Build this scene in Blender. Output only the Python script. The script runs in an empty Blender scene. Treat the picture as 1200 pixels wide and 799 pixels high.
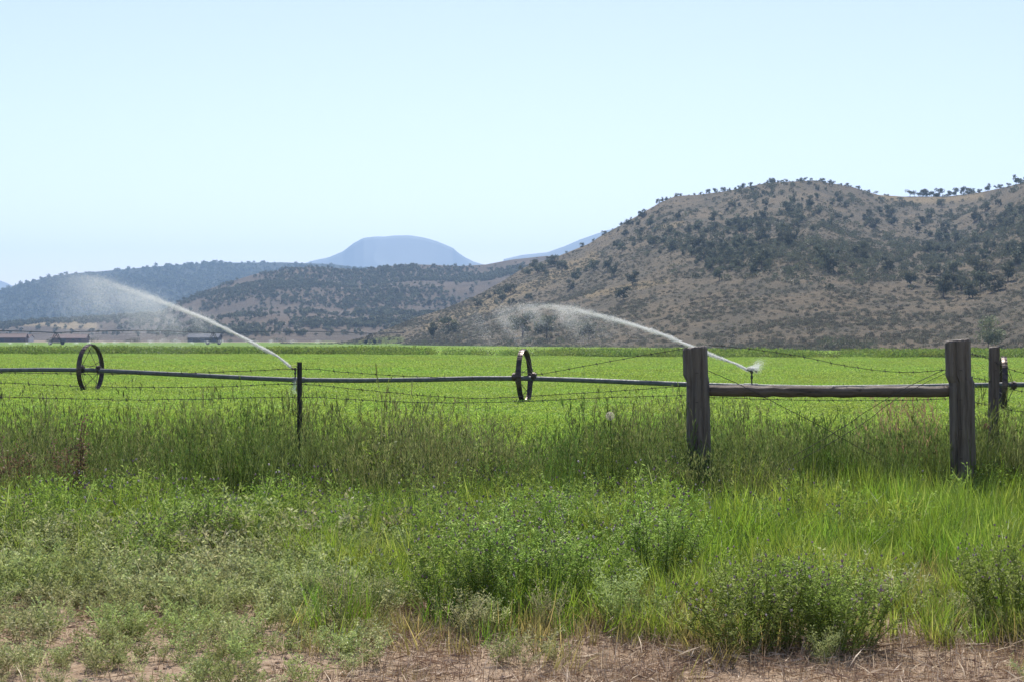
import bpy, math, random
import numpy as np
from mathutils import Vector, Matrix

rnd = random.Random(7)
rng = np.random.default_rng(7)
S = bpy.context.scene
COL = S.collection
F = 1900.0          # focal length in photograph pixels
EYE = 1.5
HZ = 395.0          # eye-level line in the photograph

def P(px, py, d):
    """point at depth d metres seen at a photograph pixel (used to survey the place)"""
    return Vector(((px - 600) / F * d, d, EYE + (HZ - py) / F * d))

# ------------------------------------------------------------------ noise
def _hash(ix, iy, s):
    h = (ix.astype(np.int64) * 374761393 + iy.astype(np.int64) * 668265263 + s * 1442695041) & 0xFFFFFFFF
    h = ((h ^ (h >> 13)) * 1274126177) & 0xFFFFFFFF
    return ((h ^ (h >> 16)) & 0xFFFF) / 65535.0
def vnoise(x, y, s=0):
    x = np.asarray(x, float); y = np.asarray(y, float)
    ix = np.floor(x); iy = np.floor(y); fx = x - ix; fy = y - iy
    fx = fx * fx * (3 - 2 * fx); fy = fy * fy * (3 - 2 * fy)
    a = _hash(ix, iy, s); b = _hash(ix + 1, iy, s); c = _hash(ix, iy + 1, s); d = _hash(ix + 1, iy + 1, s)
    return (a * (1 - fx) + b * fx) * (1 - fy) + (c * (1 - fx) + d * fx) * fy
def fbm(x, y, o=4, s=0):
    x = np.asarray(x, float); y = np.asarray(y, float)
    r = 0; a = .5; t = 0
    for k in range(o):
        r = r + a * vnoise(x * 2 ** k + 17.3 * k, y * 2 ** k - 9.1 * k, s + k); t += a; a *= .5
    return r / t
def sstep(a, b, x):
    t = np.clip((np.asarray(x, float) - a) / (b - a), 0, 1); return t * t * (3 - 2 * t)

# ------------------------------------------------------------------ ground height
def gz(x, y):
    x = np.asarray(x, float); y = np.asarray(y, float)
    k = sstep(14.5, 26, y)
    near = (fbm(x * .5, y * .5, 3, 3) - .5) * .10 * sstep(5, 8, y)
    far = -0.36 - 0.23 * np.tanh(x / 16.) * (1 - sstep(80, 250, y)) - .25 * sstep(80, 250, y)
    return near * (1 - k) + far * k

# ------------------------------------------------------------------ tagging
def tag(o, label=None, cat=None, group=None, kind=None):
    if label: o['label'] = label
    if cat: o['category'] = cat
    if group: o['group'] = group
    if kind: o['kind'] = kind
    return o
def empty(name, loc, rz=0):
    o = bpy.data.objects.new(name, None); COL.objects.link(o)
    o.location = loc; o.rotation_euler = (0, 0, rz); o.empty_display_size = .2
    return o

# ------------------------------------------------------------------ mesh builder
class MB:
    def __init__(s): s.v = []; s.f = []; s.t = []; s.h = []; s.m = []
    def add(s, vs, fs, t=.5, h=None, m=0):
        b = len(s.v)
        s.v += [tuple(v) for v in vs]
        s.t += [t] * len(vs); s.h += (h if h is not None else [.5] * len(vs))
        for f in fs: s.f.append(tuple(i + b for i in f)); s.m.append(m)
    def mesh(s, name, mats, smooth=False):
        me = bpy.data.meshes.new(name); me.from_pydata(s.v, [], s.f); 
        for m in (mats if isinstance(mats, (list, tuple)) else [mats]): me.materials.append(m)
        a = me.attributes.new('tint', 'FLOAT', 'POINT'); a.data.foreach_set('value', np.array(s.t, np.float32))
        a = me.attributes.new('hgt', 'FLOAT', 'POINT'); a.data.foreach_set('value', np.array(s.h, np.float32))
        me.polygons.foreach_set('material_index', s.m)
        if smooth: me.polygons.foreach_set('use_smooth', [True] * len(s.f))
        me.update(); return me
    def build(s, name, mats, parent=None, smooth=False):
        o = bpy.data.objects.new(name, s.mesh(name, mats, smooth)); COL.objects.link(o)
        if parent: o.parent = parent
        return o
    # --- shapes
    def tube(s, pts, r, n=8, cap=True, t=.5, m=0, squash=None):
        pts = [Vector(p) for p in pts]
        if not isinstance(r, (list, tuple)): r = [r] * len(pts)
        rings = []
        for i, p in enumerate(pts):
            d = (pts[min(i + 1, len(pts) - 1)] - pts[max(i - 1, 0)]).normalized()
            up = Vector((0, 0, 1)) if abs(d.z) < .9 else Vector((1, 0, 0))
            a = d.cross(up).normalized(); b = a.cross(d).normalized()
            rings.append([p + (a * math.cos(2 * math.pi * k / n) + b * math.sin(2 * math.pi * k / n)) * r[i] for k in range(n)])
        vs = [v for q in rings for v in q]; fs = []
        for i in range(len(pts) - 1):
            for k in range(n):
                fs.append((i * n + k, i * n + (k + 1) % n, (i + 1) * n + (k + 1) % n, (i + 1) * n + k))
        if cap:
            fs.append(tuple(range(n - 1, -1, -1))); fs.append(tuple((len(pts) - 1) * n + k for k in range(n)))
        L = max(1, len(pts) - 1)
        s.add(vs, fs, t, [i / L for i in range(len(pts)) for _ in range(n)], m)
    def box(s, c, sz, rz=0, t=.5, m=0):
        c = Vector(c); R = Matrix.Rotation(rz, 3, 'Z')
        vs = [c + R @ Vector((x * sz[0] / 2, y * sz[1] / 2, z * sz[2] / 2)) for x in (-1, 1) for y in (-1, 1) for z in (-1, 1)]
        s.add(vs, [(0, 1, 3, 2), (4, 6, 7, 5), (0, 4, 5, 1), (2, 3, 7, 6), (0, 2, 6, 4), (1, 5, 7, 3)], t, None, m)
    def blade(s, base, az, h, w, lean, curl, t, m=0, seg=3, h0=0., h1=1.):
        d = Vector((math.cos(az), math.sin(az), 0)); side = Vector((-d.y, d.x, 0))
        vs = []; hs = []; base = Vector(base)
        for i in range(seg + 1):
            q = i / seg
            off = lean * q * h + curl * q * q * h
            z = h * q * (1 - .35 * min(1.5, abs(curl)) * q)
            p = base + d * off + Vector((0, 0, z))
            ww = w * (1 - q ** 1.6) * .5
            if i < seg: vs += [p - side * ww, p + side * ww]; hs += [h0 + (h1 - h0) * q] * 2
            else: vs.append(p); hs.append(h1)
        fs = [(2 * i, 2 * i + 1, 2 * i + 3, 2 * i + 2) for i in range(seg - 1)] + [(2 * seg - 2, 2 * seg - 1, 2 * seg)]
        s.add(vs, fs, t, hs, m)
    def leaf(s, p, d, L, w, t, h, m=0):
        p = Vector(p); d = Vector(d).normalized()
        r = Vector((rnd.gauss(0, 1), rnd.gauss(0, 1), rnd.gauss(0, 1)))
        a = d.cross(r)
        if a.length < 1e-4: a = Vector((1, 0, 0))
        a.normalize(); n = a.cross(d)
        s.add([p, p + d * L * .45 + a * w * .5 + n * L * .06, p + d * L, p + d * L * .45 - a * w * .5 + n * L * .06], [(0, 1, 2, 3)], t, [h] * 4, m)
    def octa(s, p, d, L, r, t=.5, m=0):
        p = Vector(p); d = Vector(d).normalized()
        up = Vector((0, 0, 1)) if abs(d.z) < .9 else Vector((1, 0, 0))
        a = d.cross(up).normalized() * r; b = a.cross(d).normalized() * r
        s.add([p - d * L, p + d * L, p + a, p + b, p - a, p - b], [(1, 2, 3), (1, 3, 4), (1, 4, 5), (1, 5, 2), (0, 3, 2), (0, 4, 3), (0, 5, 4), (0, 2, 5)], t, None, m)

# ------------------------------------------------------------------ materials
class NT:
    def __init__(s, name):
        s.m = bpy.data.materials.new(name); s.m.use_nodes = True; s.t = s.m.node_tree
        s.t.nodes.clear(); s.out = s.n('ShaderNodeOutputMaterial')
    def n(s, ty, **k):
        x = s.t.nodes.new(ty)
        for a, b in k.items(): setattr(x, a, b)
        return x
    def l(s, a, b): s.t.links.new(a, b)
    def noise(s, scale, detail=4, rough=.55, vec=None):
        x = s.n('ShaderNodeTexNoise'); x.inputs['Scale'].default_value = scale; x.inputs['Detail'].default_value = detail
        x.inputs['Roughness'].default_value = rough
        if vec is not None: s.l(vec, x.inputs['Vector'])
        return x.outputs['Fac']
    def ramp(s, fac, stops, interp='LINEAR'):
        x = s.n('ShaderNodeValToRGB'); e = x.color_ramp.elements; x.color_ramp.interpolation = interp
        while len(e) < len(stops): e.new(.5)
        for k, (p, c) in enumerate(stops):
            e[k].position = p; e[k].color = (c, c, c, 1) if isinstance(c, (int, float)) else (*c, 1)
        s.l(fac, x.inputs['Fac']); return x.outputs['Color']
    def mix(s, fac, a, b, mode='MIX'):
        x = s.n('ShaderNodeMix', data_type='RGBA', blend_type=mode)
        for v, i in ((fac, 0), (a, 6), (b, 7)):
            if isinstance(v, (int, float)): x.inputs[i].default_value = v
            elif isinstance(v, tuple): x.inputs[i].default_value = (*v, 1)
            else: s.l(v, x.inputs[i])
        return x.outputs[2]
    def math(s, op, a, b=0.):
        x = s.n('ShaderNodeMath', operation=op)
        for v, i in ((a, 0), (b, 1)):
            if isinstance(v, (int, float)): x.inputs[i].default_value = v
            else: s.l(v, x.inputs[i])
        return x.outputs[0]
    def attr(s, n): return s.n('ShaderNodeAttribute', attribute_name=n).outputs['Fac']
    def pos(s, scale=(1, 1, 1), coord='Object'):
        c = s.n('ShaderNodeTexCoord').outputs[coord]; m = s.n('ShaderNodeMapping'); m.inputs['Scale'].default_value = scale
        s.l(c, m.inputs['Vector']); return m.outputs['Vector']
    def bump(s, h, strength, dist):
        b = s.n('ShaderNodeBump'); b.inputs['Strength'].default_value = strength; b.inputs['Distance'].default_value = dist
        s.l(h, b.inputs['Height']); return b.outputs['Normal']
    def pbr(s, col, rough=.8, metal=0, normal=None, spec=.3):
        p = s.n('ShaderNodeBsdfPrincipled')
        if isinstance(col, tuple): p.inputs['Base Color'].default_value = (*col, 1)
        else: s.l(col, p.inputs['Base Color'])
        if isinstance(rough, (int, float)): p.inputs['Roughness'].default_value = rough
        else: s.l(rough, p.inputs['Roughness'])
        p.inputs['Metallic'].default_value = metal; p.inputs['Specular IOR Level'].default_value = spec
        if normal is not None: s.l(normal, p.inputs['Normal'])
        s.l(p.outputs[0], s.out.inputs['Surface']); return s.m

def foliage(name, base, tip, alt, transl=.4, gloss=.04, jitter=.35, patch=None, patch_scale=.25):
    n = NT(name)
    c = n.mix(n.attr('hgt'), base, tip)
    c = n.mix(n.ramp(n.attr('tint'), [(.55, 0.), (.95, 1.)]), c, alt)
    oi = n.n('ShaderNodeObjectInfo')
    if patch:
        c = n.mix(n.ramp(n.noise(patch_scale, 3, .6, oi.outputs['Location']), [(.42, 0.), (.62, 1.)]), c, patch)
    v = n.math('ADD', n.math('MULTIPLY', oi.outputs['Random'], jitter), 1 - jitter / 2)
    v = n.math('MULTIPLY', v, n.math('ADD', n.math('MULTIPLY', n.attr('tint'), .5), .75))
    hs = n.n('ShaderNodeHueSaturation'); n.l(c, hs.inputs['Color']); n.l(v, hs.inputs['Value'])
    n.l(n.math('ADD', n.math('MULTIPLY', oi.outputs['Random'], .03), .485), hs.inputs['Hue'])
    c = hs.outputs['Color']
    d = n.n('ShaderNodeBsdfDiffuse'); n.l(c, d.inputs['Color'])
    t = n.n('ShaderNodeBsdfTranslucent'); n.l(c, t.inputs['Color'])
    g = n.n('ShaderNodeBsdfGlossy'); g.inputs['Roughness'].default_value = .45
    m1 = n.n('ShaderNodeMixShader'); m1.inputs[0].default_value = transl; n.l(d.outputs[0], m1.inputs[1]); n.l(t.outputs[0], m1.inputs[2])
    m2 = n.n('ShaderNodeMixShader'); m2.inputs[0].default_value = gloss; n.l(m1.outputs[0], m2.inputs[1]); n.l(g.outputs[0], m2.inputs[2])
    n.l(m2.outputs[0], n.out.inputs['Surface']); return n.m

def ground_material():
    n = NT('earth_and_field')
    sx = n.n('ShaderNodeSeparateXYZ'); n.l(n.pos(), sx.inputs[0])
    w = n.noise(.35, 4, .6, n.pos()); f1 = n.noise(3, 6, .65, n.pos()); f2 = n.noise(28, 6, .7, n.pos())
    dirt = n.ramp(f1, [(.3, (.22, .16, .105)), (.5, (.315, .235, .165)), (.7, (.42, .33, .24))])
    lit = n.ramp(f2, [(.35, (.13, .085, .055)), (.5, (.29, .205, .14)), (.68, (.44, .34, .25))])
    near = n.mix(n.ramp(w, [(.4, 0.), (.6, 1.)]), dirt, lit)
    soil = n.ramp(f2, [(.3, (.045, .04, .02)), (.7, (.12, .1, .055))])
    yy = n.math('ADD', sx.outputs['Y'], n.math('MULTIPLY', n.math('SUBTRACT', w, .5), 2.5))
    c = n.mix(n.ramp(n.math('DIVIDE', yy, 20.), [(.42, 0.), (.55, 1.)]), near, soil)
    field = n.ramp(n.noise(.05, 5, .6, n.pos((1, .3, 1))), [(.3, (.085, .15, .018)), (.7, (.13, .2, .025))])
    c = n.mix(n.ramp(n.math('DIVIDE', sx.outputs['Y'], 200.), [(.09, 0.), (.16, 1.)]), c, field)
    dry = n.ramp(n.noise(.02, 6, .6, n.pos()), [(.35, (.15, .12, .07)), (.65, (.27, .21, .14))])
    c = n.mix(n.ramp(n.math('DIVIDE', sx.outputs['Y'], 1500.), [(.42, 0.), (.46, 1.)]), c, dry)
    return n.pbr(c, .95, 0, n.bump(n.math('ADD', f1, n.math('MULTIPLY', f2, .5)), .8, .05), .1)

def hill_material(name, tan, sage, rock, cover=None, sc=.06):
    n = NT(name)
    p = n.pos()
    a = n.noise(sc, 6, .65, p); b = n.noise(sc * 14, 6, .78, p); c2 = n.noise(sc * 4, 6, .75, n.pos((1, 1, 3)))
    c = n.mix(n.ramp(a, [(.38, 0.), (.62, 1.)]), tan, sage)
    c = n.mix(n.ramp(b, [(.5, 0.), (.72, .85)]), c, rock)
    c = n.mix(n.ramp(c2, [(.28, .6), (.42, 0.)]), c, rock)
    c = n.mix(n.attr('dry'), c, n.ramp(b, [(.3, (.20, .155, .09)), (.7, (.29, .23, .135))]))
    c = n.mix(n.attr('green'), c, (.13, .17, .045))
    if cover: c = n.mix(n.ramp(a, [(.3, .3), (.6, .8)]), c, cover)
    return n.pbr(c, 1, 0, n.bump(n.math('ADD', b, c2), 1, 1.2), .05)

def wood(name, a, b, dark, axis=(22, 22, 1.2)):
    n = NT(name)
    g = n.noise(1, 6, .7, n.pos(axis)); k = n.noise(9, 3, .5, n.pos((1, 1, .6) if axis[2] < 5 else (.6, 1, 1)))
    c = n.ramp(g, [(.33, dark), (.45, a), (.65, b)])
    c = n.mix(n.ramp(k, [(.66, 0.), (.72, .8)]), c, dark)
    c = n.mix(n.ramp(n.noise(2.2, 4, .6, n.pos()), [(.4, 0.), (.65, .35)]), c, (.14, .125, .11))
    return n.pbr(c, n.ramp(g, [(.3, .85), (.7, .55)]), 0, n.bump(g, 1, .03), .4)

def metal(name, col, col2, rough=.45, met=.7):
    n = NT(name)
    c = n.mix(n.ramp(n.noise(6, 5, .65, n.pos()), [(.4, 0.), (.62, 1.)]), col, col2)
    return n.pbr(c, n.ramp(n.noise(15, 3, .6, n.pos()), [(.3, rough - .12), (.7, rough + .18)]), met, None, .5)

def plain(name, col, col2, sc=2., rough=.8):
    n = NT(name); return n.pbr(n.mix(n.noise(sc, 4, .6, n.pos()), col, col2), rough)

def water_mat():
    n = NT('spray_water')
    d = n.n('ShaderNodeBsdfDiffuse'); d.inputs['Color'].default_value = (.98, .98, .98, 1)
    t = n.n('ShaderNodeBsdfTranslucent'); t.inputs['Color'].default_value = (.99, .99, .99, 1)
    m = n.n('ShaderNodeMixShader'); m.inputs[0].default_value = .8; n.l(d.outputs[0], m.inputs[1]); n.l(t.outputs[0], m.inputs[2])
    tr = n.n('ShaderNodeBsdfTransparent'); k = n.n('ShaderNodeMixShader'); k.inputs[0].default_value = .5
    n.l(tr.outputs[0], k.inputs[1]); n.l(m.outputs[0], k.inputs[2]); n.l(k.outputs[0], n.out.inputs['Surface']); return n.m

M = dict(
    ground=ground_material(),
    hillA=hill_material('dry_hillside', (.20, .162, .108), (.128, .115, .083), (.062, .054, .048)),
    hillB=hill_material('scrubby_hillside', (.14, .11, .08), (.095, .08, .062), (.055, .046, .042), None, .03),
    hillC=hill_material('wooded_hillside', (.05, .05, .04), (.033, .038, .03), (.035, .036, .032), (.04, .046, .036), .02),
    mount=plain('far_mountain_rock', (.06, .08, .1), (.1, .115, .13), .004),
    post=wood('weathered_post_wood', (.105, .08, .058), (.215, .175, .135), (.018, .012, .009)),
    rail=wood('weathered_rail_wood', (.115, .08, .055), (.19, .145, .105), (.025, .018, .013), (1.2, 22, 22)),
    wire=metal('rusty_wire', (.05, .035, .028), (.10, .085, .075), .6, .4),
    tpost=metal('dark_steel', (.03, .035, .03), (.06, .05, .042), .5, .5),
    pipe=metal('aluminium_pipe', (.07, .075, .075), (.12, .125, .125), .6, .15),
    rim=metal('rusty_rim', (.045, .03, .026), (.1, .07, .055), .35, .6),
    steel=metal('galvanised_steel', (.13, .13, .13), (.25, .25, .25), .5, .6),
    brass=metal('brass_fitting', (.12, .09, .04), (.08, .07, .05), .4, .8),
    rubber=plain('tyre_rubber', (.02, .02, .02), (.035, .033, .03)),
    water=water_mat(),
    shed_red=plain('red_metal_cladding', (.08, .045, .038), (.11, .06, .05), .8), shed_roof=plain('brown_metal_roof', (.10, .06, .052), (.12, .075, .065), .9),
    shed_blue=plain('grey_blue_cladding', (.05, .055, .07), (.07, .075, .09), .5), shed_white=plain('white_cladding', (.6, .6, .58), (.75, .74, .7), .5),
    door=plain('dark_opening_paint', (.03, .025, .025), (.05, .045, .04)),
    bark=plain('juniper_bark', (.09, .065, .05), (.16, .13, .11), 8),
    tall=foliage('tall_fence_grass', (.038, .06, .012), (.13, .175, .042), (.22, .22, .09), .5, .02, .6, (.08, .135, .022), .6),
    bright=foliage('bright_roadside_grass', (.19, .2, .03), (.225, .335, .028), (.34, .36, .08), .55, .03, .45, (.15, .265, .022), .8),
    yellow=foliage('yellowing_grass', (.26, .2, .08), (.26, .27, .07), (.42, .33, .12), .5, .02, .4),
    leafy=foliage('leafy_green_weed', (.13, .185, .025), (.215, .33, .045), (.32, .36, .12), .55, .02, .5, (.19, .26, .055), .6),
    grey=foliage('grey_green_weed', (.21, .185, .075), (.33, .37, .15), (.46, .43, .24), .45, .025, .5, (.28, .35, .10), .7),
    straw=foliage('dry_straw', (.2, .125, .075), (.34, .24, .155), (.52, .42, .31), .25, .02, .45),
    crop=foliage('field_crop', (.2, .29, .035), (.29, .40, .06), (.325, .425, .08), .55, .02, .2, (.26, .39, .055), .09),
    crop_edge_shade=foliage('crop_shaded_edge', (.1, .15, .02), (.17, .25, .035), (.2, .25, .06), .5, .02, .2),  # darker copy of the crop green: shade on the strip's front edge as colour
    thistle=foliage('thistle_leaf', (.19, .25, .045), (.28, .41, .08), (.40, .44, .2), .58, .015, .4),
    flower=foliage('purple_blossom', (.27, .18, .22), (.36, .26, .31), (.44, .39, .40), .4, .02, .3),
    dock=foliage('brown_dock_seed', (.12, .085, .04), (.19, .13, .07), (.26, .2, .12), .35, .02, .3),
    redseed=foliage('reddish_seed_grass', (.15, .14, .05), (.3, .19, .11), (.38, .24, .14), .4, .03, .3),
    puff=foliage('seed_fluff', (.55, .5, .4), (.6, .55, .45), (.6, .5, .4), .5, 0, 0),
    juniper=foliage('juniper_needles', (.11, .118, .072), (.135, .145, .088), (.185, .17, .105), .25, .02, .5),
    sage=foliage('sagebrush', (.10, .09, .06), (.17, .165, .115), (.24, .22, .15), .25, .02, .6),
    paletree=foliage('pale_willow_leaf', (.14, .15, .08), (.2, .22, .12), (.26, .27, .17), .4, .03, .2),
)

# ------------------------------------------------------------------ scatter (stuff)
def scatter(name, pts, rots, scl, idx, meshes, label, cat, mat=None):
    src = bpy.data.collections.new(name + '_sources')
    for i, me in enumerate(meshes):
        o = bpy.data.objects.new('%s_clump_%d' % (name, i), me); src.objects.link(o)
    n = len(pts); me = bpy.data.meshes.new(name); me.vertices.add(n)
    me.vertices.foreach_set('co', np.asarray(pts, np.float32).ravel())
    me.attributes.new('rot', 'FLOAT_VECTOR', 'POINT').data.foreach_set('vector', np.asarray(rots, np.float32).ravel())
    me.attributes.new('scl', 'FLOAT_VECTOR', 'POINT').data.foreach_set('vector', np.asarray(scl, np.float32).ravel())
    me.attributes.new('idx', 'INT', 'POINT').data.foreach_set('value', np.asarray(idx, np.int32))
    me.update()
    o = bpy.data.objects.new(name, me); COL.objects.link(o)
    g = bpy.data.node_groups.new(name + '_nodes', 'GeometryNodeTree')
    g.interface.new_socket('Geometry', in_out='INPUT', socket_type='NodeSocketGeometry')
    g.interface.new_socket('Geometry', in_out='OUTPUT', socket_type='NodeSocketGeometry')
    gi = g.nodes.new('NodeGroupInput'); go = g.nodes.new('NodeGroupOutput')
    m2p = g.nodes.new('GeometryNodeMeshToPoints'); iop = g.nodes.new('GeometryNodeInstanceOnPoints')
    ci = g.nodes.new('GeometryNodeCollectionInfo'); ci.inputs['Collection'].default_value = src
    ci.inputs['Separate Children'].default_value = True; ci.inputs['Reset Children'].default_value = True
    iop.inputs['Pick Instance'].default_value = True
    def na(nm, ty):
        x = g.nodes.new('GeometryNodeInputNamedAttribute'); x.data_type = ty; x.inputs['Name'].default_value = nm; return x.outputs['Attribute']
    g.links.new(gi.outputs[0], m2p.inputs['Mesh']); g.links.new(m2p.outputs[0], iop.inputs['Points'])
    g.links.new(ci.outputs[0], iop.inputs['Instance']); g.links.new(na('idx', 'INT'), iop.inputs['Instance Index'])
    g.links.new(na('rot', 'FLOAT_VECTOR'), iop.inputs['Rotation']); g.links.new(na('scl', 'FLOAT_VECTOR'), iop.inputs['Scale'])
    g.links.new(iop.outputs[0], go.inputs[0])
    md = o.modifiers.new('scatter', 'NODES'); md.node_group = g
    tag(o, label, cat, None, 'stuff'); return o

def field_points(y0, y1, dens, margin=2.4, side=.345):
    """random ground points in the fan y0..y1 that the view can reach, dens per m2"""
    n = int(dens * side * (y1 * y1 - y0 * y0) + dens * 2 * margin * (y1 - y0))
    y = np.sqrt(rng.uniform(y0 * y0, y1 * y1, n)); x = rng.uniform(-1, 1, n) * (side * y + margin)
    return x, y
def lay(x, y, keep, s0, s1, tilt=.12, sink=.0, zs=(.85, 1.2)):
    keep = rng.uniform(0, 1, len(x)) < keep
    x = x[keep]; y = y[keep]; n = len(x)
    p = np.stack([x, y, gz(x, y) - sink], 1)
    r = np.stack([rng.normal(0, tilt, n), rng.normal(0, tilt, n), rng.uniform(0, 6.283, n)], 1)
    s = rng.uniform(s0, s1, n); sz = s * rng.uniform(zs[0], zs[1], n)
    return p, r, np.stack([s, s, sz], 1), n

# ------------------------------------------------------------------ plant meshes
def tuft(n, h, w, spread, lean, curl, mat, name='grass_tuft', seed=0., seedm=0, mats=None, seg=3):
    b = MB()
    for i in range(n):
        a = rnd.uniform(0, 6.283); r = spread * math.sqrt(rnd.random())
        hh = h * rnd.uniform(.5, 1.1); t = rnd.random()
        p = (r * math.cos(a), r * math.sin(a), 0)
        if rnd.random() < seed:
            az = rnd.uniform(0, 6.283); ln = rnd.uniform(0, lean * .7); hh *= 1.12
            b.blade(p, az, hh, w * .35, ln, 0, t, 0, 3)
            tip = Vector(p) + Vector((math.cos(az) * ln * hh, math.sin(az) * ln * hh, hh))
            d = Vector((math.cos(az) * (ln + .2), math.sin(az) * (ln + .2), 1)).normalized()
            for k in range(7):
                q = tip - d * rnd.uniform(-.03, .11)
                b.leaf(q, d + Vector((rnd.gauss(0, .25), rnd.gauss(0, .25), 0)), rnd.uniform(.03, .06), min(.009, .004 + w * .4), .55 + .45 * rnd.random(), 1., seedm)
        else:
            b.blade(p, rnd.uniform(0, 6.283), hh, w * rnd.uniform(.6, 1.2), rnd.uniform(0, lean), rnd.uniform(0, curl), t, 0, seg)
    return b.mesh(name, mats or mat)

def weed(h, nst, leafL, leafW, nleaf, spread, mats, name='weed', blossoms=0, stem_r=.003, droop=.1):
    b = MB()
    for i in range(nst):
        a = rnd.uniform(0, 6.283); k = rnd.random() ** .6
        d = Vector((math.cos(a) * spread * k / h, math.sin(a) * spread * k / h, 1)).normalized()
        H = h * rnd.uniform(.65, 1.05) * (1 - .25 * k)
        p0 = Vector((rnd.gauss(0, .03), rnd.gauss(0, .03), 0)); t = rnd.random()
        pts = [p0 + d * H * q + Vector((math.cos(a), math.sin(a), 0)) * droop * H * q * q for q in (0, .35, .7, 1)]
        for u, v in zip(pts[:-1], pts[1:]):
            sd = (v - u).cross(Vector((rnd.gauss(0, 1), rnd.gauss(0, 1), .1))).normalized() * stem_r
            b.add([u - sd, u + sd, v + sd * .7, v - sd * .7], [(0, 1, 2, 3)], t, [.1, .1, .4, .4])
        for j in range(nleaf):
            q = rnd.uniform(.12, 1) ** .8; s = q * 3; i0 = min(2, int(s)); p = pts[i0].lerp(pts[i0 + 1], s - i0)
            az = rnd.uniform(0, 6.283); ld = Vector((math.cos(az), math.sin(az), rnd.uniform(0, 1.1)))
            # small side twig
            p = p + ld.normalized() * rnd.uniform(0, .12 * h) * (1.1 - .5 * q)
            b.leaf(p, ld, leafL * rnd.uniform(.6, 1.2), leafW * rnd.uniform(.7, 1.2), min(1, max(0, t * .6 + rnd.random() * .4)), q)
        for j in range(blossoms):
            p = pts[3] + Vector((rnd.gauss(0, .05), rnd.gauss(0, .05), rnd.gauss(0, .05)))
            b.octa(p, (rnd.gauss(0, .3), rnd.gauss(0, .3), 1), .011, .008, rnd.random(), 1)
    return b.mesh(name, mats)

def tree_mesh(h, r, nlobe, nface, fsize, mats, trunk=.18, openness=.15, name='tree', parts=False):
    """single small far tree: tapered trunk, limbs and a ragged crown of small faces"""
    b = MB(); w = MB() if parts else b
    lean = Vector((rnd.gauss(0, .06), rnd.gauss(0, .06), 0)) * h
    base = h * openness
    w.tube([(0, 0, -.3), Vector((0, 0, base)) + lean * .4, Vector((0, 0, h * .7)) + lean], [trunk, trunk * .7, trunk * .2], 6, True, .5, 1)
    for i in range(nlobe):
        a = rnd.uniform(0, 6.283); k = math.sqrt(rnd.random()) * .75
        z = base + (h - base) * rnd.uniform(.18, .86); k *= 1.1 - .55 * ((z - base) / (h - base)) ** 2
        c = Vector((math.cos(a) * r * k, math.sin(a) * r * k, z)) + lean * (z / h); rr = r * rnd.uniform(.28, .5)
        w.tube([Vector((0, 0, max(.1, base * .8 + (z - base) * .4))) + lean * .4, c], [trunk * .4, trunk * .12], 4, False, .5, 1)
        t = rnd.random()
        for j in range(nface // nlobe):
            v = Vector((rnd.gauss(0, 1), rnd.gauss(0, 1), rnd.gauss(0, 1))).normalized() * rr * rnd.uniform(.55, 1.08); v.z *= .75
            b.leaf(c + v, Vector((rnd.gauss(0, 1), rnd.gauss(0, 1), rnd.gauss(.3, 1))), fsize * rnd.uniform(.6, 1.3), fsize * .8, min(1, t * .6 + .4 * rnd.random()), min(1, max(0, (c.z + v.z) / h)))
    if parts: return b.mesh('crown', mats), w.mesh('trunk', mats)
    return b.mesh(name, mats)

def bush_mesh(h, r, nface, fs, mat, name='bush'):
    b = MB()
    for i in range(5):
        c = Vector((rnd.gauss(0, .35) * r, rnd.gauss(0, .35) * r, h * rnd.uniform(.35, .6))); t = rnd.random()
        for j in range(nface // 5):
            v = Vector((rnd.gauss(0, 1), rnd.gauss(0, 1), rnd.gauss(0, 1))).normalized()
            v = Vector((v.x * r * .6, v.y * r * .6, v.z * h * .45)) * rnd.uniform(.6, 1.05)
            p = c + v
            if p.z < 0: p.z = abs(p.z) * .3
            b.leaf(p, v + Vector((0, 0, .3)), fs * rnd.uniform(.6, 1.3), fs * .7, min(1, t * .6 + rnd.random() * .4), min(1, p.z / h))
    return b.mesh(name, mat)

# ------------------------------------------------------------------ SETTING: ground
def axis(parts):
    out = []
    for a, b, st in parts: out += list(np.arange(a, b, st))
    out.append(parts[-1][1]); return np.array(out)
gx = axis([(-4500, -1000, 500), (-1000, -100, 60), (-100, -20, 8), (-20, 20, .25), (20, 100, 8), (100, 1000, 60), (1000, 4500, 500)])
gy = axis([(-40, 4, 4), (4, 17, .2), (17, 40, 1), (40, 120, 8), (120, 600, 40), (600, 2000, 200), (2000, 6300, 430)])
X, Y = np.meshgrid(gx, gy); Z = gz(X, Y)
def grid_obj(name, X, Y, Z, mat, attrs=None, smooth=True):
    nr, nc = X.shape
    me = bpy.data.meshes.new(name)
    v = np.stack([X.ravel(), Y.ravel(), Z.ravel()], 1)
    i = np.arange(nr - 1)[:, None] * nc + np.arange(nc - 1)[None]
    f = np.stack([i, i + 1, i + nc + 1, i + nc], -1).reshape(-1, 4)
    me.from_pydata(v.tolist(), [], f.tolist()); me.materials.append(mat)
    for k, a in (attrs or {}).items():
        me.attributes.new(k, 'FLOAT', 'POINT').data.foreach_set('value', a.ravel().astype(np.float32))
    me.polygons.foreach_set('use_smooth', [smooth] * len(me.polygons)); me.update()
    o = bpy.data.objects.new(name, me); COL.objects.link(o); return o
tag(grid_obj('ground', X, Y, Z, M['ground']), 'dry brown roadside earth running under the green field', 'ground', None, 'structure')

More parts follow.
